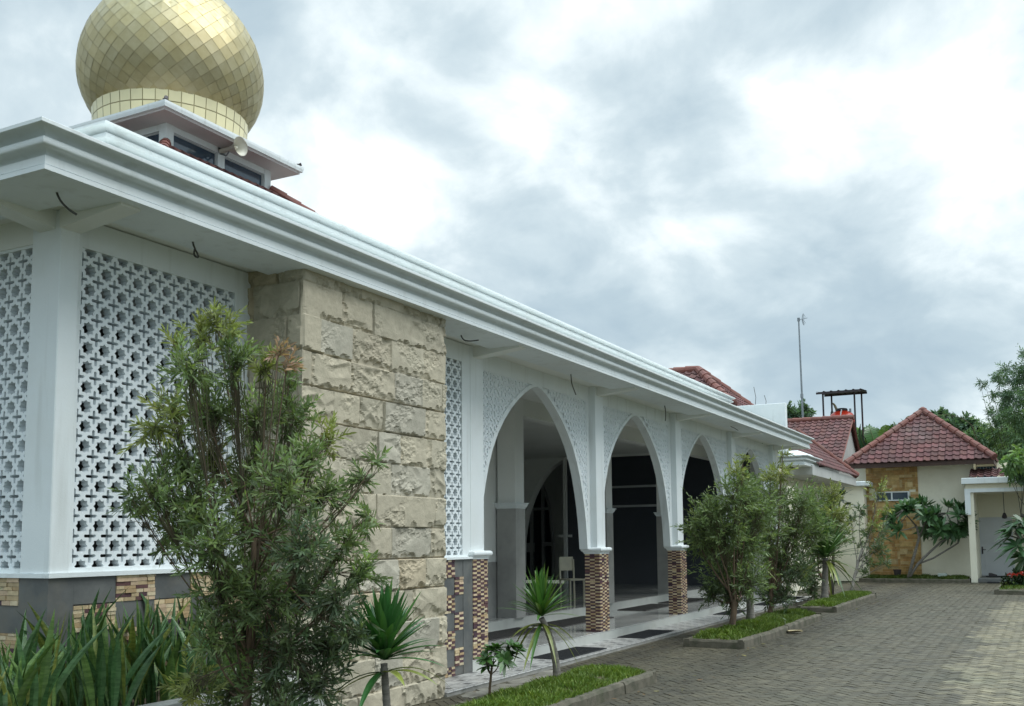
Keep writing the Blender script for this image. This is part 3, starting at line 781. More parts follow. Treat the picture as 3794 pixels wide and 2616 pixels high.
# onion dome of lozenge panels
def dome_r(z):
    pts = [(11.02, 1.62), (11.2, 1.745), (11.45, 1.875), (11.7, 1.95), (11.95, 1.987), (12.2, 1.985), (12.5, 1.945), (12.9, 1.82), (13.3, 1.60), (13.7, 1.28), (14.0, .99), (14.3, .66), (14.55, .38), (14.8, .2), (15.1, .10), (15.4, .05)]
    for (a, ra), (b, rb) in zip(pts, pts[1:]):
        if z <= b: return ra + (rb - ra) * (z - a) / (b - a)
    return .05
n = 36; rings = [11.02]
while rings[-1] < 14.9:
    r = dome_r(rings[-1]); dr = (dome_r(rings[-1] + .02) - r) / .02
    rings.append(rings[-1] + max(.03, (PI * r / n) * 1.02 / math.sqrt(1 + dr * dr)))
def dp(k, j, sh=0.0):
    z = rings[k]; r = dome_r(z) + sh; a = 2 * PI * (j + .5 * (k % 2)) / n
    return np.array([RX + r * math.cos(a), RY + r * math.sin(a), z])
mb = MB()
for k in range(1, len(rings) - 1):
    for j in range(n):
        o = k % 2
        Lf, Rt = dp(k, j), dp(k, j + 1); bt = dp(k - 1, j + o); tp = dp(k + 1, j + o)
        P = [bt, Rt, tp, Lf]; c = sum(P) / 4
        nr = np.array([c[0] - RX, c[1] - RY, 0]); nr /= np.linalg.norm(nr)
        tilt = np.array([random.uniform(-1, 1) for _ in range(3)]) * .0028
        q = random.uniform(.90, 1.04); w = random.random()
        mb.poly([c + (p - c) * .965 + nr * .008 + tilt * (1 if i < 2 else -1) for i, p in enumerate(P)], 0, (q, q * (1 + .04 * w), q * (1 + .18 * w)))
for j in range(n):
    mb.poly([p_ + (np.array([RX, RY, p_[2]]) - p_) * -.004 for p_ in (dp(0, j), dp(0, j + 1), dp(1, j))], 0, (.9, .92, .9))
dome = mb.build('dome', GOLDM, mosque)
mb = MB(); mb.lathe([(dome_r(z) - .004, z) for z in rings], RX, RY, 72); mb.build('dome_seam', GOLDSEAM, dome, smooth=True)
mb = MB(); mb.tube([(RX, RY, 14.9), (RX, RY, 16.2)], .04, 8); mb.build('finial', GOLDSEAM, mosque)
# small black lamps on the eave corners
for sx, sy in ((1, -1), (1, 1)):
    mb = MB(); x, y = RX + sx * (ew - .03), RY + sy * (ew - .03); mb.bbox(x - .04, x + .04, y - .04, y + .04, zt + .18, zt + .24, .01); mb.tube([(x, y, zt + .21), (x + .07 * sx, y + .04 * sy, zt + .24)], [.03, .04], 8)
    mb.build('eave_lamp', BLACK, mosque)
# ================================================================== GROUND
XW = -5.56
mb = MB(); mb.quad((-900, -600, -.03), (900, -600, -.03), (900, 1500, -.03), (-900, 1500, -.03)); mb.build('ground', JOINT, kind='structure')
# block paving: every paver its own little tilted slab
def paving(x0, x1, y0, y1):
    """herringbone laid at 45 degrees"""
    B_ = .094; V, Cc = [], []; rr = np.random.default_rng(3); q2 = math.sqrt(.5)
    cx0, cy0 = (x0 + x1) / 2, (y0 + y1) / 2; half = int(((x1 - x0) + (y1 - y0)) * .75 / B_)
    for i in range(-half, half):
        for j in range(-half, half):
            k = (i - j) % 4
            if k == 0: a, b, c, d = i, i + 2, j, j + 1
            elif k == 2: a, b, c, d = i, i + 1, j - 1, j + 1
            else: continue
            U, V_ = (a + b) * .5 * B_, (c + d) * .5 * B_
            cx, cy = cx0 + (U - V_) * q2, cy0 + (U + V_) * q2
            if not (x0 < cx < x1 and y0 < cy < y1): continue
            g = .0036; hu, hv = (b - a) * .5 * B_ - g, (d - c) * .5 * B_ - g
            q = rr.uniform(.80, 1.16) * (.72 if rr.random() < .05 else 1)
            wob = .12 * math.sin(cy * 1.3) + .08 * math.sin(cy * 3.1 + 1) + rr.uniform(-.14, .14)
            lightened = rr.uniform(1.5, 2.6) if cx > -.98 + wob and cy < 27 + 3 * wob else 1.0  # right-hand strip: sky reflection painted in as lighter paver colour
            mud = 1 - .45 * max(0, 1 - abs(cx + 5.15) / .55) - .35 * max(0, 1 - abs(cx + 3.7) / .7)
            q *= lightened * mud
            h = rr.normal(0, .0016); tx, ty = rr.normal(0, .009, 2)
            P, dn = [], []
            for su, sv in ((-1, -1), (1, -1), (1, 1), (-1, 1)):
                for lst, f, zo in ((P, .965, 0), (dn, 1, -.007)):
                    u, v = su * hu * (f if lst is P else 1), sv * hv * (f if lst is P else 1)
                    dx, dy = (u - v) * q2, (u + v) * q2
                    lst.append((cx + dx, cy + dy, h + tx * dx + ty * dy + zo))
            w = rr.random(); col = (q, q * (.98 + .03 * w), q * (.93 + .1 * w))
            V.append(P); Cc.append(col)
            for t in range(4):
                u = (t + 1) % 4; V.append([dn[t], dn[u], P[u], P[t]]); Cc.append(col)
    return np.array(V), np.array(Cc)
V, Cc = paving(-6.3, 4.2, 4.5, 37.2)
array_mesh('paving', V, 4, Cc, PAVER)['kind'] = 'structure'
# raised tiled walkway along the porch
mb = MB(); mb.bbox(-6.16, XW, 8.86, 27.0, -.05, ZW - .012, .004); mb.build('walkway_kerb', mat('concrete', (.33, .325, .30), (.24, .235, .215), 5, .8, .003, 50, stain=(.15, .15, .13), sscale=2), kind='structure')
mb = MB(); mb.bbox(-6.155, XW + .006, 8.862, 27.0, ZW - .011, ZW, .003); mb.build('walkway', WALKT, kind='structure')
mb = MB()
rr = random.Random(2)
for i in range(24):                                # worn screed patches beside the walkway
    y = 9.0 + i * .28 + rr.uniform(-.05, .1); w = rr.uniform(.22, .62); l = rr.uniform(.25, .5)
    n = 9; P = [(XW + .01 + (w * .5 + w * .5 * math.cos(2 * PI * k / n) * rr.uniform(.8, 1.1)), y + l * .6 * math.sin(2 * PI * k / n) * rr.uniform(.8, 1.2), .0035 + .0003 * i) for k in range(n)]
    if y < 11: mb.poly(P)
mb.build('screed', mat('screed', (.25, .24, .205), (.10, .095, .075), 3, .9, .006, 25, stain=(.075, .07, .05), sscale=2.2), kind='structure')

# doormats
def doormat(name, x0, x1, y0, y1, z, m, label, rot=0):
    t = MB(); t.bbox(x0, x1, y0, y1, z + .001, z + .013, .004)
    for k in range(int((y1 - y0) / .03)):
        yy = y0 + .02 + k * .03; t.box(x0 + .01, x1 - .01, yy, yy + .012, z + .012, z + .0155)
    return t.build(name, m, label=label, cat='doormat', group='mats along the porch')
doormat('doormat', -6.13, -5.64, 11.83, 13.26, ZW, MATB, 'black doormat on the patterned walkway behind the leaning dracaena')
doormat('doormat', -6.12, -5.66, 14.80, 16.20, ZW, MATB, 'black doormat on the walkway just past the second mosaic column')
doormat('doormat', -6.12, -5.72, 19.92, 21.25, ZW, MATB, 'black doormat on the walkway behind the two trunks of the second grass bed')
doormat('doormat', -6.12, -5.70, 23.0, 24.4, ZW, MATB, 'black doormat on the walkway behind the gap between second and third grass beds')
doormat('doormat', -6.10, -5.66, 25.2, 26.5, ZW, MATB, 'farthest black doormat at the far end of the tiled walkway')
doormat('doormat', -7.70, -7.06, 12.2, 14.40, ZP, MATG, 'grey mat on the glossy porch floor inside the nearest arch')
doormat('doormat', -7.70, -7.06, 14.86, 16.95, ZP, MATG, 'grey mat on the porch floor in front of the first inner column')
doormat('doormat', -7.72, -7.10, 18.7, 20.6, ZP, MATG, 'grey mat lying below the inner step behind the third mosaic column')
doormat('doormat', -7.70, -7.08, 21.0, 22.9, ZP, MATG, 'grey mat on the porch floor inside the third arch, partly behind foliage')

# ------------------------------------------------------------------ grass beds
def bed(name, x0, x1, y0, y1, label, round_far=False, ground=.10, nb=6000, kb=.105):
    b = thing(name, label, 'planting bed', ((x0 + x1) / 2, (y0 + y1) / 2, 0), 'kerbed grass beds in the yard')
    mb = MB(); rr = random.Random(int(y0 * 10)); h = .125
    def run(pa, pb, inner):
        pa, pb = np.array(pa, float), np.array(pb, float); Ln = np.linalg.norm(pb - pa); n = max(1, round(Ln / .95)); d = (pb - pa) / n; e = d / np.linalg.norm(d); nn = np.array([-e[1], e[0]]) * kb * inner
        for i in range(n):
            a, c = pa + d * i + e * .0025, pa + d * (i + 1) - e * .0025
            z = h + rr.uniform(-.012, .012); j = nn * rr.uniform(-.06, .06)
            def pt(p, k, zz): q = p + nn * k + j; return (q[0], q[1], zz)
            m_ = 6; P = []
            for s in range(m_ + 1):
                p = a + (c - a) * s / m_; w = [rr.uniform(-.008, .008) for _ in range(3)]
                P += [pt(p, 0, -.02), pt(p, .05 + w[0] * 3, z - .03 + w[1]), pt(p, .22, z + w[2]), pt(p, .9, z + w[1]), pt(p, 1, -.02)]
            f = [(s * 5 + q, s * 5 + q + 1, (s + 1) * 5 + q + 1, (s + 1) * 5 + q) for s in range(m_) for q in range(4)]
            f += [(0, 1, 2, 3, 4), tuple(m_ * 5 + q for q in (4, 3, 2, 1, 0))]
            mb.add(P, f)
    run((x1, y0), (x1, y1), 1); run((x0, y1), (x0, y0), 1); run((x0, y0), (x1, y0), 1); run((x1, y1), (x0, y1), 1)
    mb.build('kerb_stone', KERB, b)
    mb = MB(); nx, ny = 10, max(12, int((y1 - y0) * 5)); P = []
    def gz(x, y):
        ex = min(x - x0 - kb, x1 - kb - x, y - y0 - kb, y1 - kb - y)
        return ground + .05 * min(1, max(0, ex) / .2) + .02 * mn.noise(Vector((x * 3, y * 3, 1)))
    for j in range(ny + 1):
        for i in range(nx + 1):
            x, y = x0 + kb * .8 + (x1 - x0 - 1.6 * kb) * i / nx, y0 + kb * .8 + (y1 - y0 - 1.6 * kb) * j / ny
            P.append((x, y, gz(x, y)))
    mb.add(P, [(j * (nx + 1) + i, j * (nx + 1) + i + 1, (j + 1) * (nx + 1) + i + 1, (j + 1) * (nx + 1) + i) for j in range(ny) for i in range(nx)])
    mb.build('soil', SOIL, b, smooth=True)
    return b, gz
def grass(name, region, gz, n, hmin=.035, hmax=.075, dark=1.0, wid=.005):
    x0, x1, y0, y1 = region; rr = np.random.default_rng(int(y0 * 7) + n)
    p = np.stack([rr.uniform(x0, x1, n), rr.uniform(y0, y1, n)], 1)
    nzv = np.array([mn.noise(Vector((a * 2.2, b * 2.2, 4))) for a, b in p])
    z = np.array([gz(a, b) for a, b in p]) - .004
    a = rr.uniform(0, 2 * PI, n); h = rr.uniform(hmin, hmax, n) * (1 + .5 * nzv); ln = rr.uniform(.2, .95, n) * h; w = rr.uniform(.5, 1.3, n) * wid
    bare = np.array([mn.noise(Vector((q[0] * 3.1, q[1] * 2.3, 8))) for q in p]) < -.33; h = np.where(bare, h * .35, h); w = np.where(bare, w * .6, w)
    d = np.stack([np.cos(a), np.sin(a)], 1); s = np.stack([-np.sin(a), np.cos(a)], 1)
    B = np.concatenate([p, z[:, None]], 1); V = np.zeros((n, 5, 3))
    for q, (t, sg) in enumerate(((0, -1), (0, 1), (.55, 1), (1, 0), (.55, -1))):
        V[:, q, :2] = p + d * (ln * t * t)[:, None] + s * (w * sg * (1 - .3 * t))[:, None]; V[:, q, 2] = z + h * t
    yel = rr.random(n); c = np.stack([.15 + .12 * yel + .06 * nzv, .27 + .08 * yel + .09 * nzv, .05 + .015 * yel], 1) * dark * rr.uniform(.7, 1.15, n)[:, None]
    o = array_mesh(name, V, 5, np.clip(c, .01, 1), BLADE); o['kind'] = 'stuff'
    return o
BX0, BX1 = -4.88, -3.97
B1, G1 = bed('grass_bed', BX0, BX1, 3.2, 10.75, 'long kerbed grass bed in front of the stone pillar holding the leaning dracaena')
B2, G2 = bed('grass_bed', BX0, BX1 + .02, 14.35, 20.0, 'kerbed grass bed with three trunks in the middle of the row')
B3, G3 = bed('grass_bed', BX0, BX1 - .06, 21.95, 27.6, 'kerbed grass bed farthest along the porch with a dracaena')
grass('grass', (BX0 + .09, BX1 - .09, 5.0, 10.66), G1, 21000, .03, .075)
grass('grass', (BX0 + .09, BX1 - .08, 14.44, 19.9), G2, 13000, .04, .095, .85, .006)
grass('grass', (BX0 + .09, BX1 - .15, 22.04, 27.5), G3, 9000, .04, .085, .9, .007)
rl = np.random.default_rng(12); n_ = 170                     # small fallen leaves swept against the kerbs
px_ = np.where(rl.random(n_) < .55, -3.93 + np.abs(rl.normal(0, .22, n_)), np.where(rl.random(n_) < .5, -5.45 + np.abs(rl.normal(0, .2, n_)), rl.uniform(-3.9, 2, n_))); py_ = rl.uniform(8.5, 30, n_)
px_ = np.where((px_ < -3.9) & (px_ > -4.9), -3.9 + rl.uniform(0, .3, n_), px_)
an_ = rl.uniform(0, 2 * PI, n_); dd_ = np.stack([np.cos(an_), np.sin(an_), rl.uniform(-.05, .2, n_)], 1); ss_ = np.stack([-np.sin(an_), np.cos(an_), rl.uniform(-.3, .3, n_)], 1)
def _lp(base, d, side, L_, Wd):
    V = np.zeros((len(L_), 6, 3))
    for q, (t, s_) in enumerate(((0, 0), (.32, 1), (.70, .8), (1, 0), (.70, -.8), (.32, -1))): V[:, q] = base + d * (L_ * t)[:, None] + side * (Wd * .5 * s_)[:, None]
    return V
cl_ = np.where((rl.random(n_) < .3)[:, None], np.array([[.30, .26, .09]]), np.array([[.16, .10, .05]])) * rl.uniform(.6, 1.2, n_)[:, None]
array_mesh('leaf_litter', _lp(np.stack([px_, py_, np.full(n_, .014)], 1), dd_, ss_, rl.uniform(.04, .09, n_), rl.uniform(.012, .03, n_)), 6, cl_, LEAF)['kind'] = 'stuff'
# planter along the lattice wall (raised edge) where the snake plants grow
pl = thing('wall_planter', 'low raised planter along the lattice wall full of snake plants', 'planter', (-5.6, 4.6, 0))
mb = MB(); mb.bbox(-5.30, -5.18, 2.2, 6.45, -.05, .56, .012); mb.bbox(-6.14, -5.30, 6.33, 6.45, -.05, .56, .012); mb.build('planter_edge', mat('planter_concrete', (.42, .43, .41), (.32, .33, .31), 4, .8, .003, 40, stain=(.2, .21, .18), sscale=2), pl)
mb = MB(); mb.quad((-9, 2.2, .5), (-5.3, 2.2, .5), (-5.3, 4.64, .5), (-9, 4.64, .5)); mb.quad((-6.15, 4.64, .5), (-5.3, 4.64, .5), (-5.3, 6.33, .5), (-6.15, 6.33, .5)); mb.build('soil', SOIL, pl)

# ------------------------------------------------------------------ plants
def leaf_polys(base, d, side, L_, Wd, droop=0.0, fold=0.0):
    """lance-shaped six point leaves. arrays (N,3),(N,3),(N,3),(N,),(N,)"""
    n = len(L_); V = np.zeros((n, 6, 3)); nrm = np.cross(d, side)
    for q, (t, s) in enumerate(((0, 0), (.32, 1), (.70, .8), (1, 0), (.70, -.8), (.32, -1))):
        V[:, q] = base + d * (L_ * t)[:, None] + side * (Wd * .5 * s)[:, None] + nrm * (fold * Wd * abs(s))[:, None]
        V[:, q, 2] -= droop * L_ * t * t
    return V
def unit(v): return v / (np.linalg.norm(v, axis=-1, keepdims=True) + 1e-9)
def shoot_leaves(rr, P, D, Ls, per, ll, lw_, ang=.8, cols=None, droop=.15, t0=.1, jit=.3):
    """leaves spiralling up each shoot. P,D (S,3) Ls (S,)"""
    S = len(P); t = np.tile(np.linspace(t0, 1, per), S); k = np.tile(np.arange(per), S)
    P_, D_, L_ = np.repeat(P, per, 0), np.repeat(D, per, 0), np.repeat(Ls, per)
    n = S * per
    ref = np.where(np.abs(D_[:, 2:3]) < .9, np.array([[0, 0, 1.]]), np.array([[1., 0, 0]]))
    u = unit(np.cross(D_, ref)); w = np.cross(D_, u)
    a = k * 2.4 + rr.uniform(-.5, .5, n); rad = u * np.cos(a)[:, None] + w * np.sin(a)[:, None]
    an = ang * rr.uniform(.6, 1.25, n) * (1.1 - .55 * t)
    base = P_ + D_ * (L_ * t)[:, None]; base[:, 2] -= droop * .3 * L_ * t * t
    d = unit(D_ * np.cos(an)[:, None] + rad * np.sin(an)[:, None] + rr.normal(0, jit * .35, (n, 3)))
    side = unit(np.cross(d, rad) + rr.normal(0, jit, (n, 3)))
    Ll = ll * rr.uniform(.6, 1.2, n) * (1 - .25 * t)
    V = leaf_polys(base, d, side, Ll, lw_ * rr.uniform(.7, 1.2, n), droop)
    c = np.repeat(cols, per, 0) * rr.uniform(.65, 1.25, n)[:, None]
    return V, c
def bez(a, b, c, n):
    a, b, c = np.array(a, float), np.array(b, float), np.array(c, float)
    return [(1 - t) ** 2 * a + 2 * t * (1 - t) * b + t * t * c for t in np.linspace(0, 1, n)]
def foliage_tree(name, label, cat, base, lobes, seed, shoots, per, ll, lw_, trunk_r, fork, pal, group=None, bark=None, leafmat=None, twigs=True, up_=.55, shlen=.5, ang=.8, droop=.15, limb_r=.24, hollow=.35, flat=1.0):
    """lobes: (centre, radius, tint index). Trunk to the fork, a limb to every lobe, leafy shoots through each lobe."""
    rr = np.random.default_rng(seed); base = np.array(base, float); fork = np.array(fork, float)
    t = thing(name, label, cat, base, group)
    mb = MB()
    pts = bez(base, (base + fork) / 2 + np.array([rr.uniform(-.06, .06), rr.uniform(-.06, .06), 0]), fork, 7)
    pts = [p + rr.normal(0, trunk_r * .18, 3) for p in pts]; pts[0] = base - np.array([0, 0, .05])
    mb.tube(pts, [trunk_r * (1.25 if i == 0 else 1 - .35 * i / 6) for i in range(7)], 9)
    tw = MB(); AP, AD, AL, AC = [], [], [], []
    wt = np.array([l[1] ** 1.9 for l in lobes]); wt /= wt.sum()
    for li, lb in enumerate(lobes):
        c, r, ti = np.array(lb[0], float), lb[1], lb[2]
        h = rr.uniform(.35, .95); st = pts[int(h * 6)] if li % 3 else pts[-1]
        mid = st * .45 + c * .55 + np.array([0, 0, -.18 * np.linalg.norm(c - st)]) + rr.normal(0, .05, 3)
        lm = bez(st, mid, c, 8)
        mb.tube(lm, [trunk_r * limb_r * (1 - .75 * i / 7) + .002 for i in range(8)], 6)
        ns = max(4, int(shoots * wt[li]))
        v = unit(rr.normal(0, 1, (ns, 3))); q = rr.uniform(hollow, 1, ns) ** .7
        off = v * (q * r)[:, None]; off[:, 2] *= flat
        P = c + off
        D = unit(v * .9 + np.array([0, 0, up_]) + rr.normal(0, .35, (ns, 3)))
        Ls = shlen * r * rr.uniform(.6, 1.5, ns) if shlen < 3 else np.full(ns, r)
        lead = rr.random(ns) < .07; Ls = np.where(lead, Ls * 1.7, Ls); P = np.where(lead[:, None], P + D * (Ls * .35)[:, None], P)
        Ls = np.clip(Ls, ll * 1.5, None)
        P = P - D * (Ls * .6)[:, None]
        base_c = np.array(pal[ti % len(pal)]); k = rr.uniform(.7, 1.25, ns)[:, None]
        cc = base_c * k + rr.normal(0, .004, (ns, 3)); tipy = rr.random(ns) < .18
        cc[tipy] = cc[tipy] * np.array([1.25, 1.2, 1.0])
        AP.append(P); AD.append(D); AL.append(Ls); AC.append(np.clip(cc, .006, 1))
        if twigs:
            for s in range(ns):
                a = lm[rr.integers(4, 8)]; e = P[s] + D[s] * Ls[s] * .95
                tw.tube([a, (a + P[s]) / 2 + rr.normal(0, .02, 3), P[s], e], [.0028, .0024, .002, .001], 3, cap=False)
    mb.build('trunk', bark or BARK, t, smooth=True)
    if twigs: tw.build('twigs', TWIG, t)
    V, C_ = shoot_leaves(rr, np.concatenate(AP), np.concatenate(AD), np.concatenate(AL), per, ll, lw_, ang, np.concatenate(AC), droop)
    array_mesh('crown', V, 6, C_, leafmat or LEAF, t)
    return t
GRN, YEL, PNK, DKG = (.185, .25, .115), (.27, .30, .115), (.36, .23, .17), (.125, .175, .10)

# the big bottlebrush in the foreground
rr0 = np.random.default_rng(5)
def lob(lst, dep, spread, sc=None):
    out = []
    for (x, y, r, ti) in lst:
        dd = dep + rr0.uniform(-spread, spread); out.append((far(x, y, dd), r * KD / F * dd, ti))
    return out
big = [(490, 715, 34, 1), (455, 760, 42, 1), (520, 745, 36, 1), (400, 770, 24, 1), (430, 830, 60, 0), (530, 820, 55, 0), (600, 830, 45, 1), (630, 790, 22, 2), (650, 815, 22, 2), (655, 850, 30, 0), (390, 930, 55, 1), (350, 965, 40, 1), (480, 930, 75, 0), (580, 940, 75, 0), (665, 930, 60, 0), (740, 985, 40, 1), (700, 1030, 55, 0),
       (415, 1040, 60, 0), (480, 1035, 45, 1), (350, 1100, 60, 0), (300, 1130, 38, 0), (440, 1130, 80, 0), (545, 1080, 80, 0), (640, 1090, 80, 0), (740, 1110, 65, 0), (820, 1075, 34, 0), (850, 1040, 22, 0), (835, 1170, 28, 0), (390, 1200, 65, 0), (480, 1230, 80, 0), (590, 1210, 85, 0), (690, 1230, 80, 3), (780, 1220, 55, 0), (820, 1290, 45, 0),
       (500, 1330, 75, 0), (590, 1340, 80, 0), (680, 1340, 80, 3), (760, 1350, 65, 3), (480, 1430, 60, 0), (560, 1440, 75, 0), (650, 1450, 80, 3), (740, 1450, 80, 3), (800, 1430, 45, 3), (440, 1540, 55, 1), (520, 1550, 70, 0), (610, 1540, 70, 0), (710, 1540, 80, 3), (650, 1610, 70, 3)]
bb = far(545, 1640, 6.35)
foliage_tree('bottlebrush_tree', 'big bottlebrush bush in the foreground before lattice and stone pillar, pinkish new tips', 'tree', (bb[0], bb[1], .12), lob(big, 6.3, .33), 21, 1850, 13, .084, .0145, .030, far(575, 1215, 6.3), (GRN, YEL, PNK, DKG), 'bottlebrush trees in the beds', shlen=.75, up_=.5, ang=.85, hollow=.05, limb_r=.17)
# middle row
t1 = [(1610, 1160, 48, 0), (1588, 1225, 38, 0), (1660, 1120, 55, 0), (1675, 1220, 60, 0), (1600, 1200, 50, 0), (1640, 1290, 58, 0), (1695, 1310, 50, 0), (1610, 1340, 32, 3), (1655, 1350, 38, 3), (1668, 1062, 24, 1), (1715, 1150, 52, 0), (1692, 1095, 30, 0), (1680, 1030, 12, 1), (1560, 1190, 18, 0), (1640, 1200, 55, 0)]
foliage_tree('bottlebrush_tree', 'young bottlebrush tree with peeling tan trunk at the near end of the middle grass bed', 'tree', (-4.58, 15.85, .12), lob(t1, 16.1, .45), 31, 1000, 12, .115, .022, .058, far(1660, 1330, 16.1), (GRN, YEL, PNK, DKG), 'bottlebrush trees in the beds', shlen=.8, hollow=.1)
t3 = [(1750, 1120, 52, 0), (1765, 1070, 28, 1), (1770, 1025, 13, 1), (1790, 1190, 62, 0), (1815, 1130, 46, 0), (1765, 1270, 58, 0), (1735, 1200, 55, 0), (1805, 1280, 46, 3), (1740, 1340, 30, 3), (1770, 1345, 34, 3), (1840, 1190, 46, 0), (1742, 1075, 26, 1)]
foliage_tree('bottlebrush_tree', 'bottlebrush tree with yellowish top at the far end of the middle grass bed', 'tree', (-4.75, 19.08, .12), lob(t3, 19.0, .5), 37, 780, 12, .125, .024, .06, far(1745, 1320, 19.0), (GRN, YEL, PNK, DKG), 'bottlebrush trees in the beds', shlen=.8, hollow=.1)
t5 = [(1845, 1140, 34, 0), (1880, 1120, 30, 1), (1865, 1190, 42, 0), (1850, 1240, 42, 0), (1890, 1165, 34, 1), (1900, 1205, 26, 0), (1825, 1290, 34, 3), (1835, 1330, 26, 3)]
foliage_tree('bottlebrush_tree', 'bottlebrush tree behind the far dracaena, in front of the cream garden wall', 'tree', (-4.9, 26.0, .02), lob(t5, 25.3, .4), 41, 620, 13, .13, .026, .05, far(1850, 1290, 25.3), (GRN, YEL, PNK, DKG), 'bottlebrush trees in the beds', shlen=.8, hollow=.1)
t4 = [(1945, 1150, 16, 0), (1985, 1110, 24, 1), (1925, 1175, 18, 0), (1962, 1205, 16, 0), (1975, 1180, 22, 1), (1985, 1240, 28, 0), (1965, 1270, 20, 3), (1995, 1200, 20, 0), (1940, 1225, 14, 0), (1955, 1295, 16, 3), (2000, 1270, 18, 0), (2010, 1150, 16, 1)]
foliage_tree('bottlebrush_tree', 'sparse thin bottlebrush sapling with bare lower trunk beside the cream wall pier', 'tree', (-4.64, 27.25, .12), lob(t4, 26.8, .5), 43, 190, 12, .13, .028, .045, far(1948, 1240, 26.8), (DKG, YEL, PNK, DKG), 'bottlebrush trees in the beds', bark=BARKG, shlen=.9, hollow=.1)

# dracaenas: ringed trunk, fan of strap leaves
def dracaena(label, base, top, tr, n, L_, wd, seed, lean=(0, 0), hang=8, seg=8, pal=((.045, .115, .03), (.10, .165, .035)), yel=(.20, .23, .05), yelp=.6, hel=(-.6, .25), hdr=(.25, .95)):
    rr = np.random.default_rng(seed); base, top = np.array(base, float), np.array(top, float)
    t = thing('dracaena', label, 'plant', base, 'dracaenas in the grass beds')
    mb = MB(); k = 26; mid = (base + top) / 2 + np.array([lean[0], lean[1], 0])
    pts = bez(base - np.array([0, 0, .05]), mid, top, k)
    mb.tube(pts, [tr * (1.35 - .35 * min(1, i / 5) - .3 * i / k) * (1.05 if i % 2 else .97) for i in range(k)], 10)
    mb.build('trunk', BARKG, t, smooth=True)
    mb = MB()
    for i in range(n + hang):
        old = i >= n
        az = i * 2.4 + rr.uniform(-.3, .3)
        el_ = rr.uniform(*hel) if old else .2 + 1.3 * ((i / n) ** .75) + rr.uniform(-.1, .1)
        d = np.array([math.cos(az) * math.cos(el_), math.sin(az) * math.cos(el_), math.sin(el_)])
        Ln = L_ * rr.uniform(.8, 1.12) * (.95 if old else 1); w = wd * rr.uniform(.8, 1.15)
        side = np.cross(d, [0, 0, 1.]); side /= np.linalg.norm(side) + 1e-9; nr = np.cross(side, d)
        p0 = top + np.array([0, 0, (-.06 if old else .02 + .06 * i / n)]); rows = []
        dr = rr.uniform(*hdr) if old else rr.uniform(.0, .16) + .12 * max(0, 1 - i / n * 1.6)
        for s in range(seg + 1):
            u = s / seg; c = p0 + d * Ln * u; c = c + np.array([0, 0, -dr * Ln * u ** 2.2])
            ww = w * (.75 + .5 * u if u < .3 else .9 * (1 - ((u - .3) / .7) ** 2.2) + .02)
            rows.append((c - side * ww * .5 + nr * ww * .16, c, c + side * ww * .5 + nr * ww * .16))
        cl = np.array(yel if (old and rr.random() < yelp) else pal[0] if rr.random() < .72 else pal[1]) * rr.uniform(.75, 1.25)
        for s in range(seg):
            a, b = rows[s], rows[s + 1]; k2 = 1 + .25 * (s / seg)
            mb.quad(a[0], a[1], b[1], b[0], 0, tuple(cl * k2)); mb.quad(a[1], a[2], b[2], b[1], 0, tuple(cl * k2))
    mb.build('leaf_rosette', GLEAF, t)
    return t
p = far(868, 1500, 6.35); pb = far(886, 1640, 6.3)
dracaena('dark green dracaena rosette in front of the stone pillar, nearest to the viewer', (pb[0], pb[1], .13), p, .032, 88, .47, .055, 51, hang=7, hel=(-.15, .5), hdr=(.25, .8), pal=((.035, .115, .03), (.065, .155, .038)), yelp=.35)
p = far(1224, 1398, 10.35)
dracaena('bright green dracaena with a grey trunk leaning left in the long grass bed', (-4.62, 9.51, .13), p, .043, 70, .48, .05, 52, lean=(.06, .10), hang=11, pal=((.06, .15, .03), (.115, .20, .035)))
p = far(1690, 1262, 17.4)
dracaena('dracaena with straight grey trunk half hidden among the middle bottlebrush crowns', (-4.68, 17.46, .13), p, .07, 60, .6, .042, 53, hang=8)
p = far(1866, 1262, 23.6)
dracaena('spiky dracaena in the farthest grass bed, before the cream garden wall', (-4.69, 24.1, .13), p, .085, 105, 1.0, .085, 54, hang=18, pal=((.05, .11, .03), (.10, .15, .045)))

# frangipani: forked grey stems with leaf whorls
def whorl(V, C_, rr, P, D, n, L_, w, col, droop=.25, e0=.05, e1=1.0):
    D = np.array(D, float) / np.linalg.norm(D)
    az = np.arange(n) * 2.4 + rr.uniform(0, 6); el_ = rr.uniform(e0, e1, n)
    ref = np.array([0, 0, 1.]) if abs(D[2]) < .95 else np.array([1., 0, 0]); u = np.cross(D, ref); u /= np.linalg.norm(u); w2 = np.cross(D, u)
    d = (u * np.cos(az)[:, None] + w2 * np.sin(az)[:, None]) * np.cos(el_)[:, None] + D * np.sin(el_)[:, None]
    side = unit(np.cross(d, D) + rr.normal(0, .15, (n, 3)))
    V.append(leaf_polys(np.tile(P, (n, 1)), d, side, L_ * rr.uniform(.7, 1.15, n), w * rr.uniform(.85, 1.15, n), droop, .15))
    C_.append(np.array(col) * rr.uniform(.65, 1.3, n)[:, None])
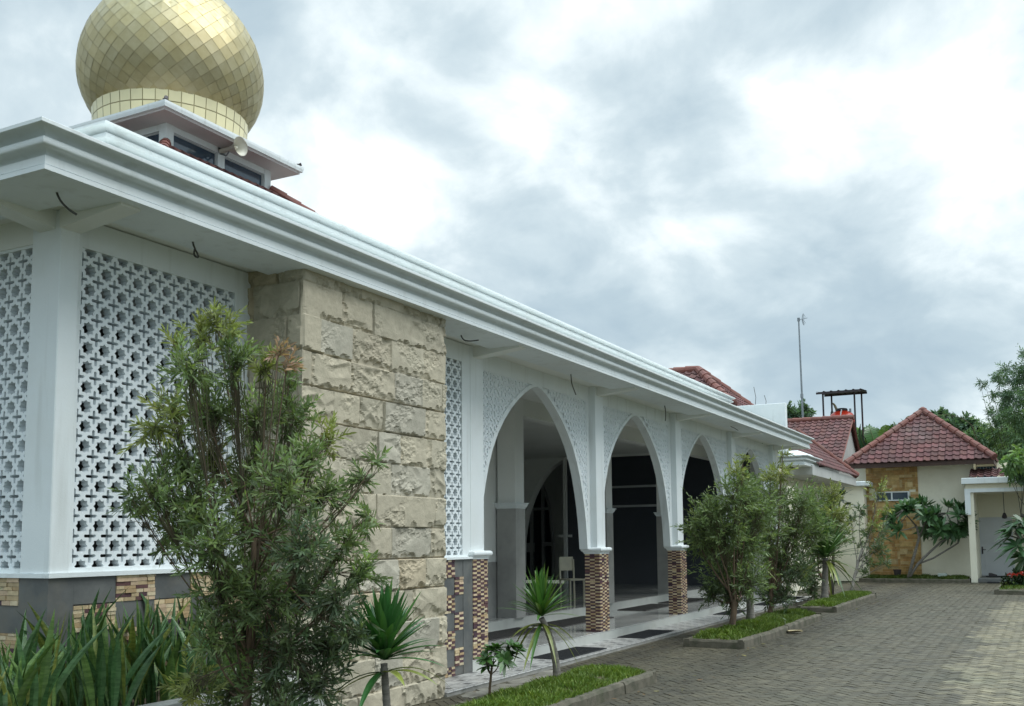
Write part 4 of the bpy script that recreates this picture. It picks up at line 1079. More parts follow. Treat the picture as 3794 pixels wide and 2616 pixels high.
def frangipani(label, base, stems, tips, seed, L_, w, n, r, col, group=None, name='frangipani', bark=BARKG, droop=.25, e0=.05, e1=1.0):
    rr = np.random.default_rng(seed); t = thing(name, label, 'tree' if r > .02 else 'plant', base, group)
    mb = MB(); V, C_ = [], []
    for pts, ra, rb in stems:
        mb.tube([np.array(q, float) for q in pts], list(np.linspace(ra, rb, len(pts))), 7)
    for a, b in tips:
        a, b = np.array(a, float), np.array(b, float); mb.tube(bez(a, (a + b) / 2 + rr.normal(0, .04, 3) * min(1, L_ * 4), b, 5), list(np.linspace(r * .5, r * .38, 5)), 6)
        whorl(V, C_, rr, b, (b - a) / np.linalg.norm(b - a) + np.array([0, 0, .7]), n, L_, w, col, droop, e0, e1)
    mb.build('trunk', bark, t, smooth=True)
    array_mesh('crown', np.concatenate(V), 6, np.concatenate(C_), GLEAF, t)
    return t
b0 = np.array([-4.72, 8.27, .12]); D0 = depth_of(b0) 
fk = far(1110, 1525, D0)
frangipani('small sapling with glossy leaf whorls on a thin stem, left of the leaning dracaena', b0, [([b0 - [0, 0, .04], far(1107, 1560, D0), fk, far(1113, 1500, D0)], .014, .010)],
    [(far(1113, 1500, D0), far(1112, 1472, D0)), (fk, far(1098, 1488, D0 - .05)), (fk, far(1130, 1485, D0 + .05)), (far(1113, 1505, D0), far(1150, 1478, D0)), (far(1135, 1487, D0), far(1172, 1470, D0 + .05)), (far(1113, 1500, D0), far(1122, 1465, D0 + .06)), (far(1140, 1482, D0), far(1158, 1460, D0)), (fk, far(1100, 1505, D0)), (far(1135, 1487, D0), far(1140, 1490, D0 - .1))], 61, .135, .042, 20, .012, (.06, .135, .035), name='sapling', bark=BARK, droop=.35)
# frangipani against the far house
DH = 34.9
def fp(x, y, d=0): return far(x, y, DH + d)
b1 = fp(2052, 1296); b1[2] = .1
rad_ = .62
st = [([b1, fp(2065, 1262), fp(2078, 1215), fp(2072, 1190)], .10, .06), ([b1, fp(2075, 1275), fp(2100, 1250), fp(2128, 1225), fp(2150, 1212)], .09, .05), ([fp(2075, 1275), fp(2110, 1262), fp(2150, 1238), fp(2166, 1228), fp(2167, 1205)], .055, .04), ([fp(2078, 1215), fp(2092, 1180), fp(2098, 1150)], .05, .035), ([fp(2072, 1190), fp(2050, 1165), fp(2045, 1150)], .045, .03), ([fp(2150, 1212), fp(2150, 1180), fp(2140, 1160)], .045, .03), ([fp(2167, 1205), fp(2165, 1175)], .04, .03)]
rf_ = random.Random(17); tp = []
for cx_, cy_, rx_, ry_, n_, roots in ((2064, 1166, 50, 36, 22, ((2098, 1150), (2072, 1190), (2050, 1165), (2045, 1150), (2092, 1175))), (2148, 1170, 42, 40, 24, ((2150, 1212), (2150, 1180), (2140, 1160), (2167, 1205), (2165, 1175)))):
    for i in range(n_):
        a_ = rf_.uniform(0, 2 * PI); q_ = rf_.uniform(.3, 1) ** .5; x_, y_ = cx_ + rx_ * q_ * math.cos(a_), cy_ + ry_ * q_ * math.sin(a_)
        r_ = min([r for r in roots if r[1] >= y_ - 22] or roots, key=lambda r: math.hypot(r[0] - x_, (r[1] - y_) * .6)); tp.append((*r_, x_, y_))
frangipani('frangipani with curving bare stems and dark leaf whorls against the cream house wall', b1, [(a, b * rad_, c * rad_) for a, b, c in st], [(fp(a, b_), fp(c, d + 6, random.uniform(-.5, .4))) for a, b_, c, d in tp], 62, .46, .115, 18, .035, (.07, .145, .058), 'frangipanis', droop=.10, e0=-.1, e1=1.25)
# frangipani leaning in from the right edge over the red flowers
DR = 28.0
b2 = far(2330, 1318, DR); b2[2] = .1
frangipani('frangipani leaning in from the right edge of the yard with long drooping leaves', b2, [([b2, far(2330, 1260, DR), far(2318, 1225, DR)], .08, .05), ([far(2318, 1225, DR), far(2295, 1205, DR)], .05, .035)],
    [(far(2318, 1225, DR), far(2296, 1195, DR)), (far(2318, 1225, DR), far(2312, 1180, DR)), (far(2330, 1260, DR), far(2300, 1235, DR - .3)), (far(2330, 1240, DR), far(2325, 1195, DR + .3)), (far(2330, 1260, DR), far(2335, 1215, DR)), (far(2318, 1225, DR), far(2285, 1212, DR + .2)), (far(2330, 1250, DR), far(2318, 1262, DR))], 63, .62, .12, 18, .06, (.045, .105, .04), 'frangipanis', droop=.5)
b3 = far(1880, 1300, 27.5); b3[2] = .02
frangipani('dark leaved frangipani mostly hidden behind the far bottlebrush crowns', b3, [([b3, far(1885, 1200, 27.5), far(1890, 1160, 27.5)], .05, .03)], [(far(1885, 1200, 27.5), far(a, b_, 27.5)) for a, b_ in ((1885, 1130), (1900, 1120), (1872, 1140), (1912, 1140), (1895, 1160))], 64, .42, .13, 10, .05, (.022, .05, .03), 'frangipanis')

# snake plants in the planter: stiff mottled swords
def snake(loc, n, hgt, seed, label, wd=.033, yl=0):
    rr = np.random.default_rng(seed); t = thing('snake_plant', label, 'plant', loc, 'snake plants in the wall planter'); loc = np.array(loc, float)
    for i in range(n):
        az = rr.uniform(0, 2 * PI); ln = rr.uniform(.05, .62); h = hgt * rr.uniform(.6, 1.12); w = wd * rr.uniform(.75, 1.2); tw = rr.uniform(0, PI)
        b = loc + np.array([rr.normal(0, .07), rr.normal(0, .07), -.02]); rows = []
        for s in range(11):
            u = s / 10; c = b + np.array([math.cos(az) * ln * h * u ** 1.6, math.sin(az) * ln * h * u ** 1.6, h * u * (1 - .12 * ln * u)])
            a = tw + u * rr.uniform(.3, .5); sd_ = np.array([math.cos(a), math.sin(a), 0]); nn = np.array([-math.sin(a), math.cos(a), 0])
            ww = w * (.55 + .75 * min(1, u / .45)) * (1 if u < .55 else max(.0, 1 - ((u - .55) / .45) ** 1.7)) * .62
            rows.append((c - sd_ * ww + nn * ww * .28, c, c + sd_ * ww + nn * ww * .28))
        q = rr.random(); cl = np.array((.075, .16, .055) if q < .5 else (.13, .22, .055) if q < .9 else (.23, .26, .06)) * rr.uniform(.7, 1.15)
        mb = MB()
        for s in range(10):
            A_, B_ = rows[s], rows[s + 1]; e = 1 + .10 * math.sin(s * 2.3 + i)
            mb.quad(A_[0], A_[1], B_[1], B_[0], 0, tuple(cl * e)); mb.quad(A_[1], A_[2], B_[2], B_[1], 0, tuple(cl * e))
        mb.build('sword_leaf', SNAKE, t)
SNK = 'clump of stiff mottled snake plant leaves in the planter below the lattice'
rs = random.Random(9)
for i in range(36):
    x = -5.36 - .14 * (i % 6) + rs.uniform(-.05, .05); y = 2.95 + .26 * (i // 3) + rs.uniform(-.08, .08)
    if y > 5.75: continue
    snake((x, y, .50), rs.randint(10, 14), rs.uniform(.48, .72) if x > -5.75 else rs.uniform(.62, .86), 70 + i, SNK)
for i in range(8):
    snake((-6.35 - .35 * i + rs.uniform(-.1, .1), 4.25 + rs.uniform(-.25, .15), .50), 6, rs.uniform(.6, .8), 120 + i, SNK)
# ================================================================== BEYOND THE MOSQUE
# end parapet block of the mosque and a small hip roof behind it
mb = MB(); mb.bbox(-9.6, -6.33, 27.96, 28.16, 3.9, 5.385, .008); mb.build('end_parapet', WHITE, mosque)
mb = MB()
RT = random.Random(8)
ap = (-9.68, 30.6, 6.98)
tile_slope(mb, (-12.5, 28.35, 5.45), (-7.9, 28.35, 5.45), ap, (-12.5, 30.6, 6.98), 9, .24, .05)
tile_slope(mb, (-7.9, 28.35, 5.45), (-7.9, 32.6, 5.45), ap, ap, 9, .24, .05)
mb.quad((-12.5, 32.9, 5.4), (-7.9, 32.9, 5.4), (-7.9, 28.3, 5.4), (-12.5, 28.3, 5.4))
rf = mb.build('rear_roof', TILE, mosque)
for a_ in ((-7.95, 28.4, 5.5), (-12.5, ap[1], ap[2] + .03), (-7.95, 32.5, 5.5)):
    mb = MB(); ridge(mb, a_, (ap[0], ap[1], ap[2] + .04), .13, .42); mb.build('ridge_cap', RIDGE, rf)
mb = MB()
for x, h in ((-7.35, .62), (-7.05, .35)): mb.tube([(x, 28.6, 5.38), (x + .03, 28.6, 5.38 + h * .5), (x - .02, 28.6, 5.38 + h)], .008, 4)
mb.build('rebar', CABLE, mosque)
# annexe with the low cornice and tiled eave
an = thing('annexe', 'low annexe with white cornice and tiled eave past the end of the mosque', 'building', (-6.5, 30, 0))
mb = MB(); cornice(mb, -5.885, 28.09, -9, 30.1, 3.62)
mb.add([(-9, 28.06, 3.886), (-5.85, 28.06, 3.886), (-5.85, 30.1, 3.886), (-9, 28.3, 4.05), (-6.1, 28.3, 4.05), (-6.1, 30.1, 4.05)], [(0, 1, 4, 3), (1, 2, 5, 4)]); mb.build('cornice', WHITE, an)
mb = MB(); mb.box(-12, -6.75, 28.15, 36.3, 0, 3.6); mb.box(-6.9, -6.2, 27.3, 28.1, 0, 3.0); mb.build('wall', CREAM, an)
mb = MB(); mb.bbox(-6.21, -6.05, 29.2, 30.2, 2.02, 2.08, .01); mb.bbox(-6.21, -6.05, 30.1, 30.2, 1.7, 2.02, .01); mb.build('sill_bracket', WHITE, an)
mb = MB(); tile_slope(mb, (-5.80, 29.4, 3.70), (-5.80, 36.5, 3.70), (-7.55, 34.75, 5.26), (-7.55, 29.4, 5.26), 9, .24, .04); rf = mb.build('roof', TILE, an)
mb = MB(); ridge(mb, (-5.82, 36.48, 3.76), (-7.55, 34.75, 5.32), .11, .4); mb.build('ridge_cap', RIDGE, rf)
mb = MB(); mb.box(-5.88, -5.85, 29.0, 36.4, 3.39, 3.66); mb.box(-6.85, -5.88, 29.0, 36.4, 3.39, 3.42); mb.add([(-6.6, 28.98, 3.42), (-5.85, 28.98, 3.39), (-5.85, 28.98, 3.66), (-6.1, 28.98, 3.70)], [(0, 1, 2, 3)]); mb.box(-6.85, -5.85, 36.4, 36.43, 3.39, 3.66); mb.build('eave_fascia', mat('shaded_fascia', (.50, .51, .49), (.43, .44, .42), 2, .7), an)  # shadow under the eave put into the fascia colour as grey
mb = MB(); mb.lathe([(.07, 3.388), (.07, 3.375), (.0, 3.37)], -6.2, 30.5, 12); mb.build('downlight', BLACK, an)

# cream garden wall
gw = thing('garden_wall', 'cream garden wall with a white coping, ending in a pier beside the stone-clad house', 'wall', (-7.5, 37.8, 0))
mb = MB(); mb.bbox(-11, -5.80, 37.6, 38.25, 0, 3.432, .006); mb.build('wall', CREAM, gw)
mb = MB(); mb.bbox(-11, -5.575, 37.42, 38.43, 3.43, 3.60, .02); mb.build('coping', WHITE, gw)

# house with the pyramid roof
hs = thing('hip_roof_house', 'cream house with red pyramid tile roof, golden stone cladding and a porch', 'house', (-4, 40, 0))
mb = MB(); mb.box(-6.2, -2.14, 38.5, 42.2, 0, 4.25); mb.box(-2.3, 4.5, 40.0, 42.2, 0, 4.25); mb.box(-2.16, -2.13, 38.6, 40.0, 0, 4.0); mb.build('wall', CREAM, hs)
mb = MB()
rr = random.Random(4); PAN = [(.52, .34, .13), (.60, .43, .19), (.44, .27, .10), (.63, .49, .26), (.55, .37, .16), (.50, .30, .12)]
g = .09; nx, nz = 20, 46; occ = [[False] * nz for _ in range(nx)]
for j in range(nz):
    for i in range(nx):
        if occ[i][j]: continue
        w = rr.choice((1, 2, 2, 3, 3, 4)); h = rr.choice((1, 1, 1, 2, 2)) if w > 1 else rr.choice((2, 3))
        w = min(w, nx - i); 
        while any(occ[i + a][j] for a in range(w)): w -= 1
        h = min(h, nz - j)
        for a in range(w):
            for b in range(h): occ[i + a][min(nz - 1, j + b)] = True
        c = rr.choice(PAN); k = rr.uniform(.78, 1.15); d = rr.uniform(.012, .05)
        x0, x1, z0, z1 = -5.82 + i * g, -5.82 + (i + w) * g, .06 + j * g, .06 + (j + h) * g
        if x1 > -5.52 and x0 < -4.33 and z1 > 2.90 and z0 < 3.24: continue
        mb.box(x0 + .002, x1 - .002, 38.5 - d, 38.53, z0 + .002, z1 - .002, 0, tuple(k * t for t in c))
mb.box(-5.52, -4.33, 38.485, 38.52, 2.7, 2.90, 0, (.5, .34, .15)); mb.box(-5.52, -4.33, 38.485, 38.52, 3.24, 3.42, 0, (.55, .38, .17))
mb.build('stone_cladding', STONEP, hs)
mb = MB(); mb.box(-5.49, -4.36, 38.47, 38.5, 2.93, 3.21); wn_ = mb.build('window', WIN, hs)
mb = MB()
for x0, x1, z0, z1 in ((-5.52, -4.33, 2.90, 2.94), (-5.52, -4.33, 3.20, 3.24), (-5.52, -5.47, 2.94, 3.20), (-4.38, -4.33, 2.94, 3.20), (-4.96, -4.91, 2.94, 3.20)): mb.box(x0, x1, 38.43, 38.49, z0, z1)
mb.build('window_frame', WHITE, wn_)
ex0, ex1, ey0, ey1, ez = -6.40, -1.42, 37.78, 42.76, 4.25; ax_ = (-3.91, 40.27, 6.32)
mb = MB()
for A, B in (((ex0, ey0), (ex1, ey0)), ((ex1, ey0), (ex1, ey1)), ((ex0, ey1), (ex0, ey0)), ((ex1, ey1), (ex0, ey1))):
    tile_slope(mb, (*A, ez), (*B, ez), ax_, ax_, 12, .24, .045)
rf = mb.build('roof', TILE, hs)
for x, y in ((ex0, ey0), (ex1, ey0), (ex1, ey1), (ex0, ey1)):
    mb = MB(); ridge(mb, (x, y, ez + .06), (ax_[0], ax_[1], ax_[2] + .05), .115, .40); mb.build('ridge_cap', RIDGE, rf)
mb = MB()
mb.tube([(ax_[0], ax_[1], ax_[2] - .05), (ax_[0], ax_[1], ax_[2] + .12), (ax_[0], ax_[1], ax_[2] + .19)], [.17, .15, .04], 10)
mb.build('apex_cap', RIDGE, rf)
EAVED = mat('dark_eave', (.05, .03, .025), (.07, .04, .03), 4, .8)
mb = MB(); mb.box(ex0 + .05, ex1 - .05, ey0 + .05, ey1 - .05, ez - .05, ez - .01); mb.box(ex0 + .04, ex1 - .04, ey0 + .03, ey0 + .06, ez - .16, ez); mb.box(ex1 - .06, ex1 - .03, ey0 + .06, ey1 - .06, ez - .16, ez); mb.build('eave', EAVED, hs)
mb = MB(); mb.box(-2.13, -1.45, 39.985, 40.0, 3.70, 4.12); cl = mb.build('clerestory_window', WIN, hs)
mb = MB()
for i in range(7): mb.box(-2.10 + i * .10, -2.085 + i * .10, 39.95, 39.98, 3.70, 4.12)
mb.build('grille', STEEL, cl)
# porch
mb = MB(); mb.bbox(-2.33, -2.12, 37.30, 37.52, 0, 3.10, .006); mb.box(-2.37, 4.5, 37.28, 37.54, 3.19, 3.375); mb.build('porch_beam', CREAM, hs)
mb = MB(); mb.bbox(-2.48, 4.5, 37.15, 38.48, 3.37, 3.575, .01); mb.box(-2.40, 4.5, 37.25, 37.28, 3.08, 3.21); mb.box(-2.40, -2.22, 37.25, 37.298, 2.31, 3.08); mb.build('porch_coping', WHITE, hs)
mb = MB(); mb.box(-2.3, 4.5, 37.54, 40.0, 3.1, 3.18); mb.build('porch_ceiling', CREAM, hs)
mb = MB(); tile_slope(mb, (-2.25, 37.5, 3.60), (4.5, 37.5, 3.60), (4.5, 38.45, 3.93), (-2.25, 38.45, 3.93), 4, .22, .05); mb.build('porch_roof', DARKROOF, hs)
mb = MB(); mb.bbox(-2.12, 4.5, 37.3, 40.0, .0, .14, .01); mb.build('porch_floor', SLATE, hs)
mb = MB(); mb.bbox(-2.12, -1.08, 39.94, 39.99, .145, 2.20, .005)
dr = mb.build('door', DOORM, hs)
mb = MB()
for x0, x1, z0, z1 in ((-1.98, -1.22, 1.32, 2.02), (-1.98, -1.22, .32, .92)):
    for a, b, c, d in ((x0, x1, z0, z0 + .03), (x0, x1, z1 - .03, z1), (x0, x0 + .03, z0 + .03, z1 - .03), (x1 - .03, x1, z0 + .03, z1 - .03)): mb.box(a, b, 39.925, 39.941, c, d)
mb.box(-2.11, -1.09, 39.93, 39.941, .955, .968); mb.box(-2.11, -1.09, 39.93, 39.941, 1.23, 1.243)
mb.build('panel_moulding', DOORM, dr)
mb = MB(); mb.bbox(-2.09, -2.045, 39.92, 39.945, .93, 1.20, .004); mb.tube([(-2.067, 39.93, 1.09), (-2.067, 39.88, 1.09), (-1.95, 39.88, 1.09)], .014, 6); mb.build('handle', BLACK, dr)
mb = MB()
for x0, x1, z0, z1 in ((-2.165, -2.12, .14, 2.26), (-1.08, -1.03, .14, 2.26), (-2.12, -1.08, 2.20, 2.26)): mb.box(x0, x1, 39.90, 40.0, z0, z1)
mb.build('door_frame', DOORM, hs)
# things at the porch
mb = MB(); mb.tube([(-1.24, 38.6, 3.1), (-1.235, 38.6, 2.35)], .012, 5); mb.lathe([(.0, 2.40), (.04, 2.38), (.085, 2.27), (.08, 2.20), (.0, 2.18)], -1.235, 38.6, 10)
mb.build('pendant_lamp', BLACK, label='small dark pendant lamp hanging by a chain in the house porch', cat='lamp')
mb = MB(); mb.bbox(-1.95, -1.0, 38.9, 39.3, .141, .165, .005); mb.build('doormat', MATB, label='thin black mat lying at the white house door', cat='doormat')
mb = MB(); mb.bbox(-1.82, -.9, 36.95, 37.25, .006, .05, .01); mb.build('doormat', MATB, label='dark mat on the paving below the house porch step', cat='doormat')
sh = thing('shoe', 'black shoe on the mat in front of the white house door', 'shoe', (-1.72, 39.0, .165))
mb = MB()
for sx in (0, .11):
    P = []
    for i in range(8):
        u = i / 7; x = -1.86 + .27 * u; w = .045 * (1 - .35 * abs(u - .6)); hgt = .105 - .06 * max(0, u - .35) / .65 if u > .35 else .11 - .02 * u
        for k in range(8):
            a = PI * k / 7; P.append((x, 39.02 + sx - w * math.cos(a), .166 + hgt * math.sin(a) ** .7))
    mb.add(P, [(i * 8 + k, i * 8 + k + 1, (i + 1) * 8 + k + 1, (i + 1) * 8 + k) for i in range(7) for k in range(7)] + [tuple(range(8)), tuple(range(63, 55, -1))])
mb.build('upper', BLACK, sh, smooth=True)
# grass strip with rough kerb under the house wall
B4, G4 = bed('grass_strip', -6.0, -2.36, 37.05, 38.46, 'dark grass strip with a rough stone kerb along the foot of the house wall', ground=.10, kb=.13)
grass('grass', (-5.9, -2.45, 37.15, 38.4), G4, 9000, .04, .11, .55, .012)
mb = MB(); mb.bbox(-3.42, -3.12, 37.55, 37.8, .12, .30, .02); mb.build('garden_lamp_box', mat('frosted_box', (.42, .48, .44), (.38, .44, .4), 3, .4), label='pale translucent box lamp standing in the grass below the cream wall', cat='lamp')
mb = MB(); mb.lathe([(.0, .14), (.10, .14), (.13, .40), (.145, .40), (.145, .43), (.12, .43), (.115, .38), (0, .37)], -4.75, 37.6, 14); mb.build('flower_pot', BLACK, label='small black pot in the grass in front of the golden stone cladding', cat='pot')

# gable house
gh = thing('gable_house', 'house with plain red gable roof between the annexe and the pyramid-roofed house', 'house', (-8.5, 42, 0))
mb = MB(); tile_slope(mb, (-12.5, 38.7, 4.32), (-6.77, 38.7, 4.32), (-6.77, 42.0, 6.44), (-12.5, 42.0, 6.44), 14, .24, .045); tile_slope(mb, (-6.77, 44.2, 4.6), (-12.5, 44.2, 4.6), (-12.5, 42.0, 6.44), (-6.77, 42.0, 6.44), 10, .24, .045)
rf = mb.build('roof', TILE, gh)
mb = MB(); ridge(mb, (-12.5, 42, 6.48), (-6.75, 42, 6.48), .12, .42); mb.build('ridge_cap', RIDGE, rf)
mb = MB(); mb.box(-12.4, -6.93, 39.3, 43.9, 0, 4.3); mb.add([(-6.93, 38.9, 4.25), (-6.93, 44.0, 4.5), (-6.93, 42.0, 6.36)], [(0, 1, 2)]); mb.build('wall', mat('grey_render', (.42, .42, .40), (.36, .36, .34), 2, .85), gh)
mb = MB(); 
for a, b in (((38.7, 4.30), (42, 6.43)), ((44.2, 4.58), (42, 6.43))): mb.tube([(-6.80, a[0], a[1] - .04), (-6.80, b[0], b[1] - .04)], .06, 4)
mb.build('barge_board', RIDGE, gh)

# red water tank under a little iron canopy on a tower
tw_ = thing('tank_shelter', 'dark iron canopy on four thin posts above the red water tank', 'shelter', (-8.0, 47, 0))
mb = MB()
P = []; nr_ = 24
for j, (y, z) in enumerate(((46.0, 8.20), (48.0, 8.36))):
    for i in range(nr_ * 2 + 1):
        u = i / (nr_ * 2); s = .035 if (i // 2) % 4 == 0 else 0
        P.append((-9.0 + 1.95 * u, y, z + s - .0))
n_ = nr_ * 2 + 1
mb.add(P, [(i, i + 1, n_ + i + 1, n_ + i) for i in range(n_ - 1)])
mb.add([(p[0], p[1], p[2] - .05) for p in P], [(n_ + i, n_ + i + 1, i + 1, i) for i in range(n_ - 1)])
mb.box(-9.0, -7.05, 46.0, 46.04, 8.10, 8.19); mb.box(-9.0, -7.05, 47.96, 48.0, 8.24, 8.35); mb.build('canopy', BLACK, tw_)
for x, y in ((-8.75, 46.3), (-8.62, 47.7), (-7.36, 46.3), (-7.26, 47.7)):
    mb = MB(); mb.box(x - .035, x + .035, y - .035, y + .035, 5.5, 8.2); mb.build('post', BLACK, tw_)
mb = MB(); mb.box(-9.0, -7.1, 46.1, 47.95, 0, 5.5); mb.build('tower', mat('tower_render', (.35, .35, .33), (.3, .3, .28), 2, .9), tw_)
tk = thing('water_tank', 'red plastic water tank with a black lid peeping over the gable ridge', 'water tank', (-8.06, 47, 5.5))
mb = MB(); mb.lathe([(.56, 5.5), (.60, 5.55), (.60, 5.9), (.585, 5.92), (.60, 5.95), (.60, 6.4), (.585, 6.42), (.60, 6.45), (.60, 6.95), (.58, 7.1), (.48, 7.25), (.33, 7.36), (.24, 7.38)], -8.06, 47, 28)
mb.build('body', RED, tk, smooth=True)
mb = MB(); mb.lathe([(.25, 7.36), (.27, 7.40), (.27, 7.45), (.25, 7.455), (.25, 7.49), (.17, 7.51), (0, 7.52)], -8.06, 47, 16); mb.build('lid', BLACK, tk)
mb = MB(); mb.tube([(-8.02, 46.74, 7.42), (-8.02, 46.52, 7.25), (-8.02, 46.40, 7.0), (-8.02, 46.40, 6.0)], .03, 6); mb.build('pipe', WHITE, tk)
mb = MB(); mb.tube([(-7.66, 46.9, 7.2), (-7.66, 46.9, 7.46)], .05, 6); mb.build('valve', STEEL, tk)

# wireless mast with a grid dish
am = thing('antenna_mast', 'tall thin steel mast with a small grid dish on top behind the roofs', 'antenna', (-10.48, 50, 0))
mb = MB(); mb.tube([(-10.46, 50, 0), (-10.47, 50, 8.6), (-10.50, 50, 12.6)], [.06, .05, .035], 8); mb.tube([(-10.475, 50, 8.55), (-10.475, 50, 8.75)], .075, 8); mb.box(-10.56, -10.44, 49.95, 50.05, 12.45, 12.62); mb.build('mast', STEEL, am)
mb = MB()
for i in range(9):
    u = -1 + 2 * i / 8; pts = []
    for k in range(9):
        v = -1 + 2 * k / 8; h = .30 * math.sqrt(max(.05, 1 - .75 * u * u))
        pts.append((-10.34 + .12 * (u * u + v * v) * .6 - .0, 50 - .20 * u * .8 + .02, 12.52 + h * v))
    mb.tube(pts, .006, 3, cap=False)
for k in range(5):
    v = -1 + 2 * k / 4; pts = [(-10.34 + .12 * (u * u + v * v) * .6, 50 - .16 * u + .02, 12.52 + .30 * math.sqrt(max(.05, 1 - .75 * u * u)) * v) for u in np.linspace(-1, 1, 7)]
    mb.tube(pts, .006, 3, cap=False)
mb.tube([(-10.48, 50, 12.52), (-10.05, 49.95, 12.56)], .015, 5)
mb.build('grid_dish', STEEL, am)

# horn loudspeaker on the lantern
ls = thing('loudspeaker', 'cream horn loudspeaker fixed to the lantern wall under the dome', 'loudspeaker', (-15.3, 15.56, 10.05))
mb = MB(); prof = [(-15.48, .05), (-15.30, .055), (-15.22, .05), (-15.10, .07), (-15.0, .11), (-14.93, .165), (-14.89, .205), (-14.885, .21), (-14.90, .195), (-14.95, .145), (-15.03, .095), (-15.12, .05), (-15.14, .0)]
n_ = 22; P = [(x, 15.50 + r_ * math.cos(2 * PI * j / n_), 10.05 + r_ * math.sin(2 * PI * j / n_)) for x, r_ in prof for j in range(n_)]
mb.add(P, [(i * n_ + j, i * n_ + (j + 1) % n_, (i + 1) * n_ + (j + 1) % n_, (i + 1) * n_ + j) for i in range(len(prof) - 1) for j in range(n_)]); mb.build('horn', HORN, ls, smooth=True)
mb = MB(); mb.tube([(-15.16, 15.5, 10.05), (-15.05, 15.5, 10.05), (-14.99, 15.5, 10.05)], [.03, .045, .02], 8); mb.build('driver_cone', HORN, ls)
mb = MB(); mb.tube([(-15.48, 15.5, 10.0), (-15.30, 15.5, 9.92), (-15.22, 15.5, 10.0)], .018, 5); mb.build('bracket', STEEL, ls)

# loose lamp wires hanging from the porch ceiling
def wire(start, pts, label):
    s = atZ(*start, 4.0); Y = s[1]; P = [s + np.array([0, 0, .01])] + [atY(x, y, Y + .02 * i) for i, (x, y) in enumerate(pts)]
    # smooth through the points
    Q = []
    for i in range(len(P) - 1):
        p0, p1, p2, p3 = P[max(i - 1, 0)], P[i], P[i + 1], P[min(i + 2, len(P) - 1)]
        for t in np.linspace(0, 1, 6, endpoint=False): Q.append(.5 * ((2 * p1) + (-p0 + p2) * t + (2 * p0 - 5 * p1 + 4 * p2 - p3) * t * t + (-p0 + 3 * p1 - 3 * p2 + p3) * t ** 3))
    Q.append(P[-1])
    mb = MB(); mb.tube(Q, .0075, 6); mb.lathe([(.03, 4.001), (.03, 3.993), (0, 3.992)], s[0], s[1], 10)
    mb.build('hanging_wire', CABLE, label=label, cat='wire', group='loose lamp wires under the eaves')
wire((124, 420), [(130, 440), (140, 458), (158, 475), (173, 485)], 'curved loose wire under the eave at the near corner of the mosque')
wire((437, 532), [(436, 548), (441, 563), (448, 577), (446, 582), (439, 576), (440, 562)], 'looped loose wire under the eave in front of the big star lattice')
wire((1042, 748), [(1043, 760), (1050, 769), (1063, 771), (1082, 769)], 'hooked loose wire just past the stone pillar, above the narrow lattice')
wire((1290, 838), [(1291, 852), (1293, 868), (1298, 882), (1302, 893)], 'straight loose wire above the right half of the first arch')
wire((1501, 911), [(1504, 925), (1505, 940), (1504, 952)], 'loose wire above the second arch from the stone pillar')
wire((1642, 959), [(1650, 963), (1660, 968), (1669, 973)], 'short slanting loose wire above the third arch')
wire((1722, 1002), [(1730, 1001), (1738, 999), (1745, 996)], 'short rising loose wire above the last arch near the annexe')

# chair in the hall
ch = thing('chair', 'cream wooden chair with a plain back panel on the glossy hall floor', 'chair', (-8.7, 18.7, ZI))
bx, by = np.array([.5, .866]), np.array([.866, -.5]); o_ = np.array([-8.95, 18.60])
def cp(u, v, z): q = o_ + bx * u + by * v; return (q[0], q[1], ZI + z)
def beam(mb, a, b, w=.032):
    mb.tube([cp(*a), cp(*b)], w * .7, 4)
for u, v, top in ((.02, .02, .86), (.36, .02, .86), (.02, .36, .44), (.36, .36, .44)):
    mb = MB(); beam(mb, (u, v, 0), (u, v - (.03 if top > .5 else 0), top)); mb.build('leg', WOODW, ch)
def slab(u0, u1, v0, v1, z0, z1, dv=0):
    P = [cp(u, v + (dv if z == z1 else 0), z) for z in (z0, z1) for u, v in ((u0, v0), (u1, v0), (u1, v1), (u0, v1))]
    m_ = MB(); m_.add(P, [(3, 2, 1, 0), (4, 5, 6, 7), (0, 1, 5, 4), (1, 2, 6, 5), (2, 3, 7, 6), (3, 0, 4, 7)]); return m_
slab(-.02, .40, -.02, .42, .435, .465).build('seat', WOODW, ch)
slab(.02, .36, -.025, -.005, .63, .91, -.01).build('backrest', WOODW, ch)

# litter
mb = MB(); rr = random.Random(1)
c = atZ(2957 / KD, 2233 / KD, 0); n_ = 7
P = [(c[0] + .16 * u + rr.uniform(-.03, .03), c[1] + .22 * v, .01 + rr.uniform(0, .06)) for u in np.linspace(-.5, .5, 5) for v in np.linspace(-.5, .5, 5)]
mb.add(P, [(j * 5 + i, j * 5 + i + 1, (j + 1) * 5 + i + 1, (j + 1) * 5 + i) for j in range(4) for i in range(4)]); mb.build('paper_scrap', WHITE, label='crumpled white paper scrap by the kerb of the farthest grass bed', cat='litter')
mb = MB(); c = atZ(2940 / KD, 2346 / KD, 0)
P = [(c[0] + .30 * u, c[1] + .10 * (1 - 4 * u * u) * s, .012 + .03 * abs(s) + .02 * u + rr.uniform(0, .01)) for u in np.linspace(-.5, .5, 7) for s in (-1, 0, 1)]
mb.add(P, [(j * 3 + i, j * 3 + i + 1, (j + 1) * 3 + i + 1, (j + 1) * 3 + i) for j in range(6) for i in range(2)], 0); mb.build('dry_leaf', mat('dry_leaf', (.42, .36, .22), (.33, .27, .15), 12, .8), label='big dried pale leaf lying on the paving beside the middle grass bed', cat='leaf')

